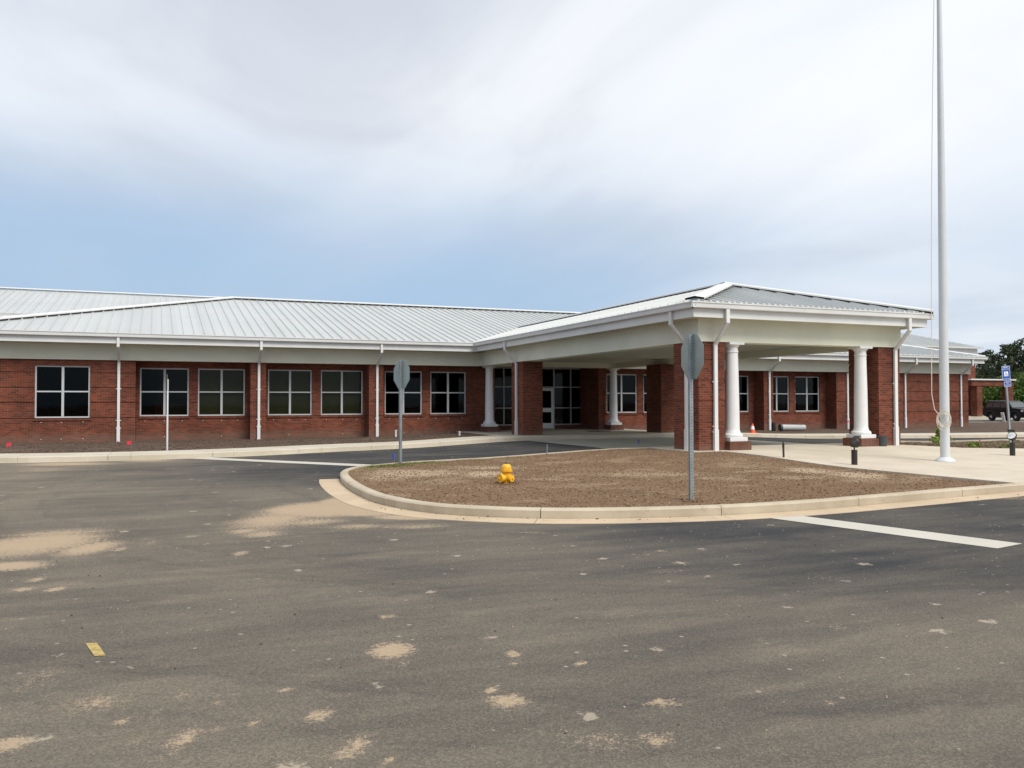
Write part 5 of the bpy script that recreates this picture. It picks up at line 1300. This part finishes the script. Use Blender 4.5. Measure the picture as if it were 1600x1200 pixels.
# ------------------------------------------------------------------ clods, straw and weeds
def scatter_clods(name, material, poly, n, zf, smin, smax, seed, dens=None):
    rs = np.random.RandomState(seed); P = np.array([(p[0], p[1]) for p in poly]); lo, hi = P.min(0), P.max(0); ins = inpoly(poly)
    q = rs.uniform(lo, hi, (n*4, 2)); q = q[ins(q[:, 0], q[:, 1])]
    if dens is not None: q = q[rs.uniform(size=len(q)) < dens(q[:, 0], q[:, 1])]
    q = q[:n]; z = zf(q[:, 0], q[:, 1])
    base = np.array([(1,0,0),(-1,0,0),(0,1,0),(0,-1,0),(0,0,1),(0,0,-1)], float); F = np.array([(0,2,4),(2,1,4),(1,3,4),(3,0,4),(2,0,5),(1,2,5),(3,1,5),(0,3,5)])
    s = (smin+(smax-smin)*rs.uniform(size=len(q))**4)[:, None, None]
    V = base[None]*s*rs.uniform(0.6, 1.35, (len(q), 6, 3))*np.array([1, 1, 0.7]); a = rs.uniform(0, 6.28, len(q)); c, sn = np.cos(a)[:, None], np.sin(a)[:, None]
    X_ = V[:, :, 0]*c-V[:, :, 1]*sn+q[:, 0, None]; Y_ = V[:, :, 0]*sn+V[:, :, 1]*c+q[:, 1, None]; Z_ = V[:, :, 2]+z[:, None]+s[:, :, 0]*0.25
    co = np.stack([X_, Y_, Z_], -1).reshape(-1, 3); fa = (F[None]+np.arange(len(q))[:, None, None]*6).reshape(-1, 3)
    me = bpy.data.meshes.new(name); me.vertices.add(len(co)); me.vertices.foreach_set('co', co.astype(np.float32).ravel()); me.loops.add(fa.size); me.loops.foreach_set('vertex_index', fa.ravel().astype(np.int32))
    me.polygons.add(len(fa)); me.polygons.foreach_set('loop_start', np.arange(0, fa.size, 3, dtype=np.int32)); me.polygons.foreach_set('loop_total', np.full(len(fa), 3, dtype=np.int32)); me.update(calc_edges=True); me.materials.append(material)
    o = bpy.data.objects.new(name, me); COL.objects.link(o); o['kind'] = 'stuff'; return o
scatter_clods('soil_clods', MT['island_soil'], isl_poly, 26000, isl_z, 0.005, 0.024, 1)
bedL = [(-9, 31.4), (-3, 30.0), (1, 30.1), (6, 31.9), (12.5, 33.7), (13.4, 38.5), (-9, 38.0)]
scatter_clods('soil_clods', MT['bed_soil'], bedL, 5000, soil_z(5, 0.02, 0.125), 0.01, 0.05, 2)
scatter_clods('soil_clods', MT['weedy_soil'], [(22.7, 19), (34, 18), (34, 24), (24.2, 23.2)], 3500, soil_z(8, 0.025, 0.10), 0.01, 0.05, 3)
scatter_clods('pebbles', MT['sign_white'] if False else MT['kerb_concrete'], isl_poly, 900, isl_z, 0.006, 0.02, 4)
scatter_clods('grit', MT['kerb_concrete'], [(-6, 1.5), (12, 1.5), (12, 9.5), (3, 10.5), (-9, 14)], 2200, lambda x, y: G(x, y)+0.001, 0.002, 0.009, 6)
scatter_clods('grit', MT['bronze'], [(-6, 1.5), (12, 1.5), (12, 9.5), (3, 10.5), (-9, 14)], 700, lambda x, y: G(x, y)+0.001, 0.002, 0.010, 9)
def spill_z(X, Y): return G(X, Y)+0.012
scatter_clods('spilled_soil', MT['island_soil'], [(3.35, 14.6), (3.3, 13.2), (4.3, 11.2), (7, 10.2), (15, 10.5), (15, 10.72), (9, 10.3), (5.7, 10.85), (3.9, 12.4), (3.42, 14.6)], 420, spill_z, 0.004, 0.022, 12)
scatter_clods('spilled_soil', MT['island_soil'], [(3.75, 12.9), (5.65, 11.0), (9, 10.42), (15, 10.92), (15, 11.08), (9, 10.58), (5.7, 11.15), (3.9, 13.0)], 500, lambda X, Y: G(X, Y)+0.152, 0.003, 0.012, 13)
for k_, (x_, y_, r_) in enumerate(((7.86, 11.28, 0.22), (5.80, 21.12, 0.2), (6.30, 15.2, 0.30))):
    scatter_clods('disturbed_soil', MT['island_soil'], [(x_+r_*math.cos(a_), y_+r_*math.sin(a_)) for a_ in [i_*0.6283 for i_ in range(10)]], 170, isl_z, 0.010, 0.038, 20+k_)
def blades(name, material, spots, zf, seed, kind='stuff'):
    rs = np.random.RandomState(seed); mb = MB()
    for x, y, rx, ry, n, h, flat in spots:
        for _ in range(n):
            a, r = rs.uniform(0, 6.28), rs.uniform(0, 1)**0.6; px, py = x+math.cos(a)*r*rx, y+math.sin(a)*r*ry; z = float(zf(px, py))-0.005
            hh = h*rs.uniform(0.4, 1.2)*(1-0.5*r); d = rs.normal(size=2)*hh*flat; w = rs.normal(size=2); w = w/np.linalg.norm(w)*0.007*(1+hh*6)
            mb.add([(px-w[0], py-w[1], z), (px+w[0], py+w[1], z), (px+d[0]*0.6+w[0]*.6, py+d[1]*0.6+w[1]*.6, z+hh*0.7), (px+d[0], py+d[1], z+hh)], [(0, 1, 2), (0, 2, 3)])
    o = mb.build(name, material, None, fix=False); o['kind'] = kind; return o
blades('grass', MT['grass_blades'], [(5.3, 20.55, 0.7, 0.35, 1500, 0.06, 0.9), (6.2, 21.10, 0.9, 0.35, 1100, 0.055, 0.9), (4.7, 19.9, 0.35, 0.4, 250, 0.04, 0.9), (8.2, 21.5, 1.3, 0.35, 260, 0.04, 1.0)], isl_z, 3)
blades('straw', MT['straw'], [(6.0, 18.6, 1.6, 0.6, 500, 0.03, 2.6), (9.8, 15.6, 1.2, 0.5, 700, 0.025, 2.6), (12.3, 15.4, 0.7, 0.3, 600, 0.03, 2.6), (12.8, 13.6, 0.6, 0.35, 500, 0.03, 2.6), (5.6, 14.6, 0.7, 0.5, 350, 0.025, 2.6), (8.5, 12.2, 1.8, 0.3, 400, 0.025, 2.6), (5.0, 16.8, 0.8, 0.7, 350, 0.025, 2.6)], isl_z, 4)
wz = soil_z(8, 0.025, 0.10)
wrs = random.Random(8); wl_ = [('low yellow-green weed clump left of the flagpole foot', 23.35, 19.7, 0.34, 0.30), ('tall thin weed just right of the flagpole', 25.5, 21.6, 0.12, 0.55), ('small yellowish weed clump right of the flagpole foot', 24.0, 18.95, 0.22, 0.17), ('small weed clump at the foot of the right front pier', 23.2, 21.5, 0.20, 0.22), ('low weed clump near the red flag', 25.6, 19.1, 0.24, 0.13)]
for i, (lb, x, y, r, h) in enumerate(wl_):
    z = float(wz(x, y)); t = thing('weed', (x, y, z), lb, 'weed', 'weeds in the soil by the plaza'); rs = np.random.RandomState(40+i); mb = MB(); st_ = MB()
    for k in range(9):
        a = rs.uniform(0, 6.28); q = (x+math.cos(a)*r*rs.uniform(0.2, 1), y+math.sin(a)*r*rs.uniform(0.2, 1), z+h*rs.uniform(0.5, 1)); st_.tube((x, y, z-0.02), q, 0.005, 0.003, n=4, caps=False)
        leaf_cloud(mb, q, (r*0.35, r*0.35, h*0.3), 26, 0.045, rs)
    st_.build('stem', MT['weed_leaves'], t, fix=False); mb.build('leaves', MT['weed_leaves'], t, fix=False)
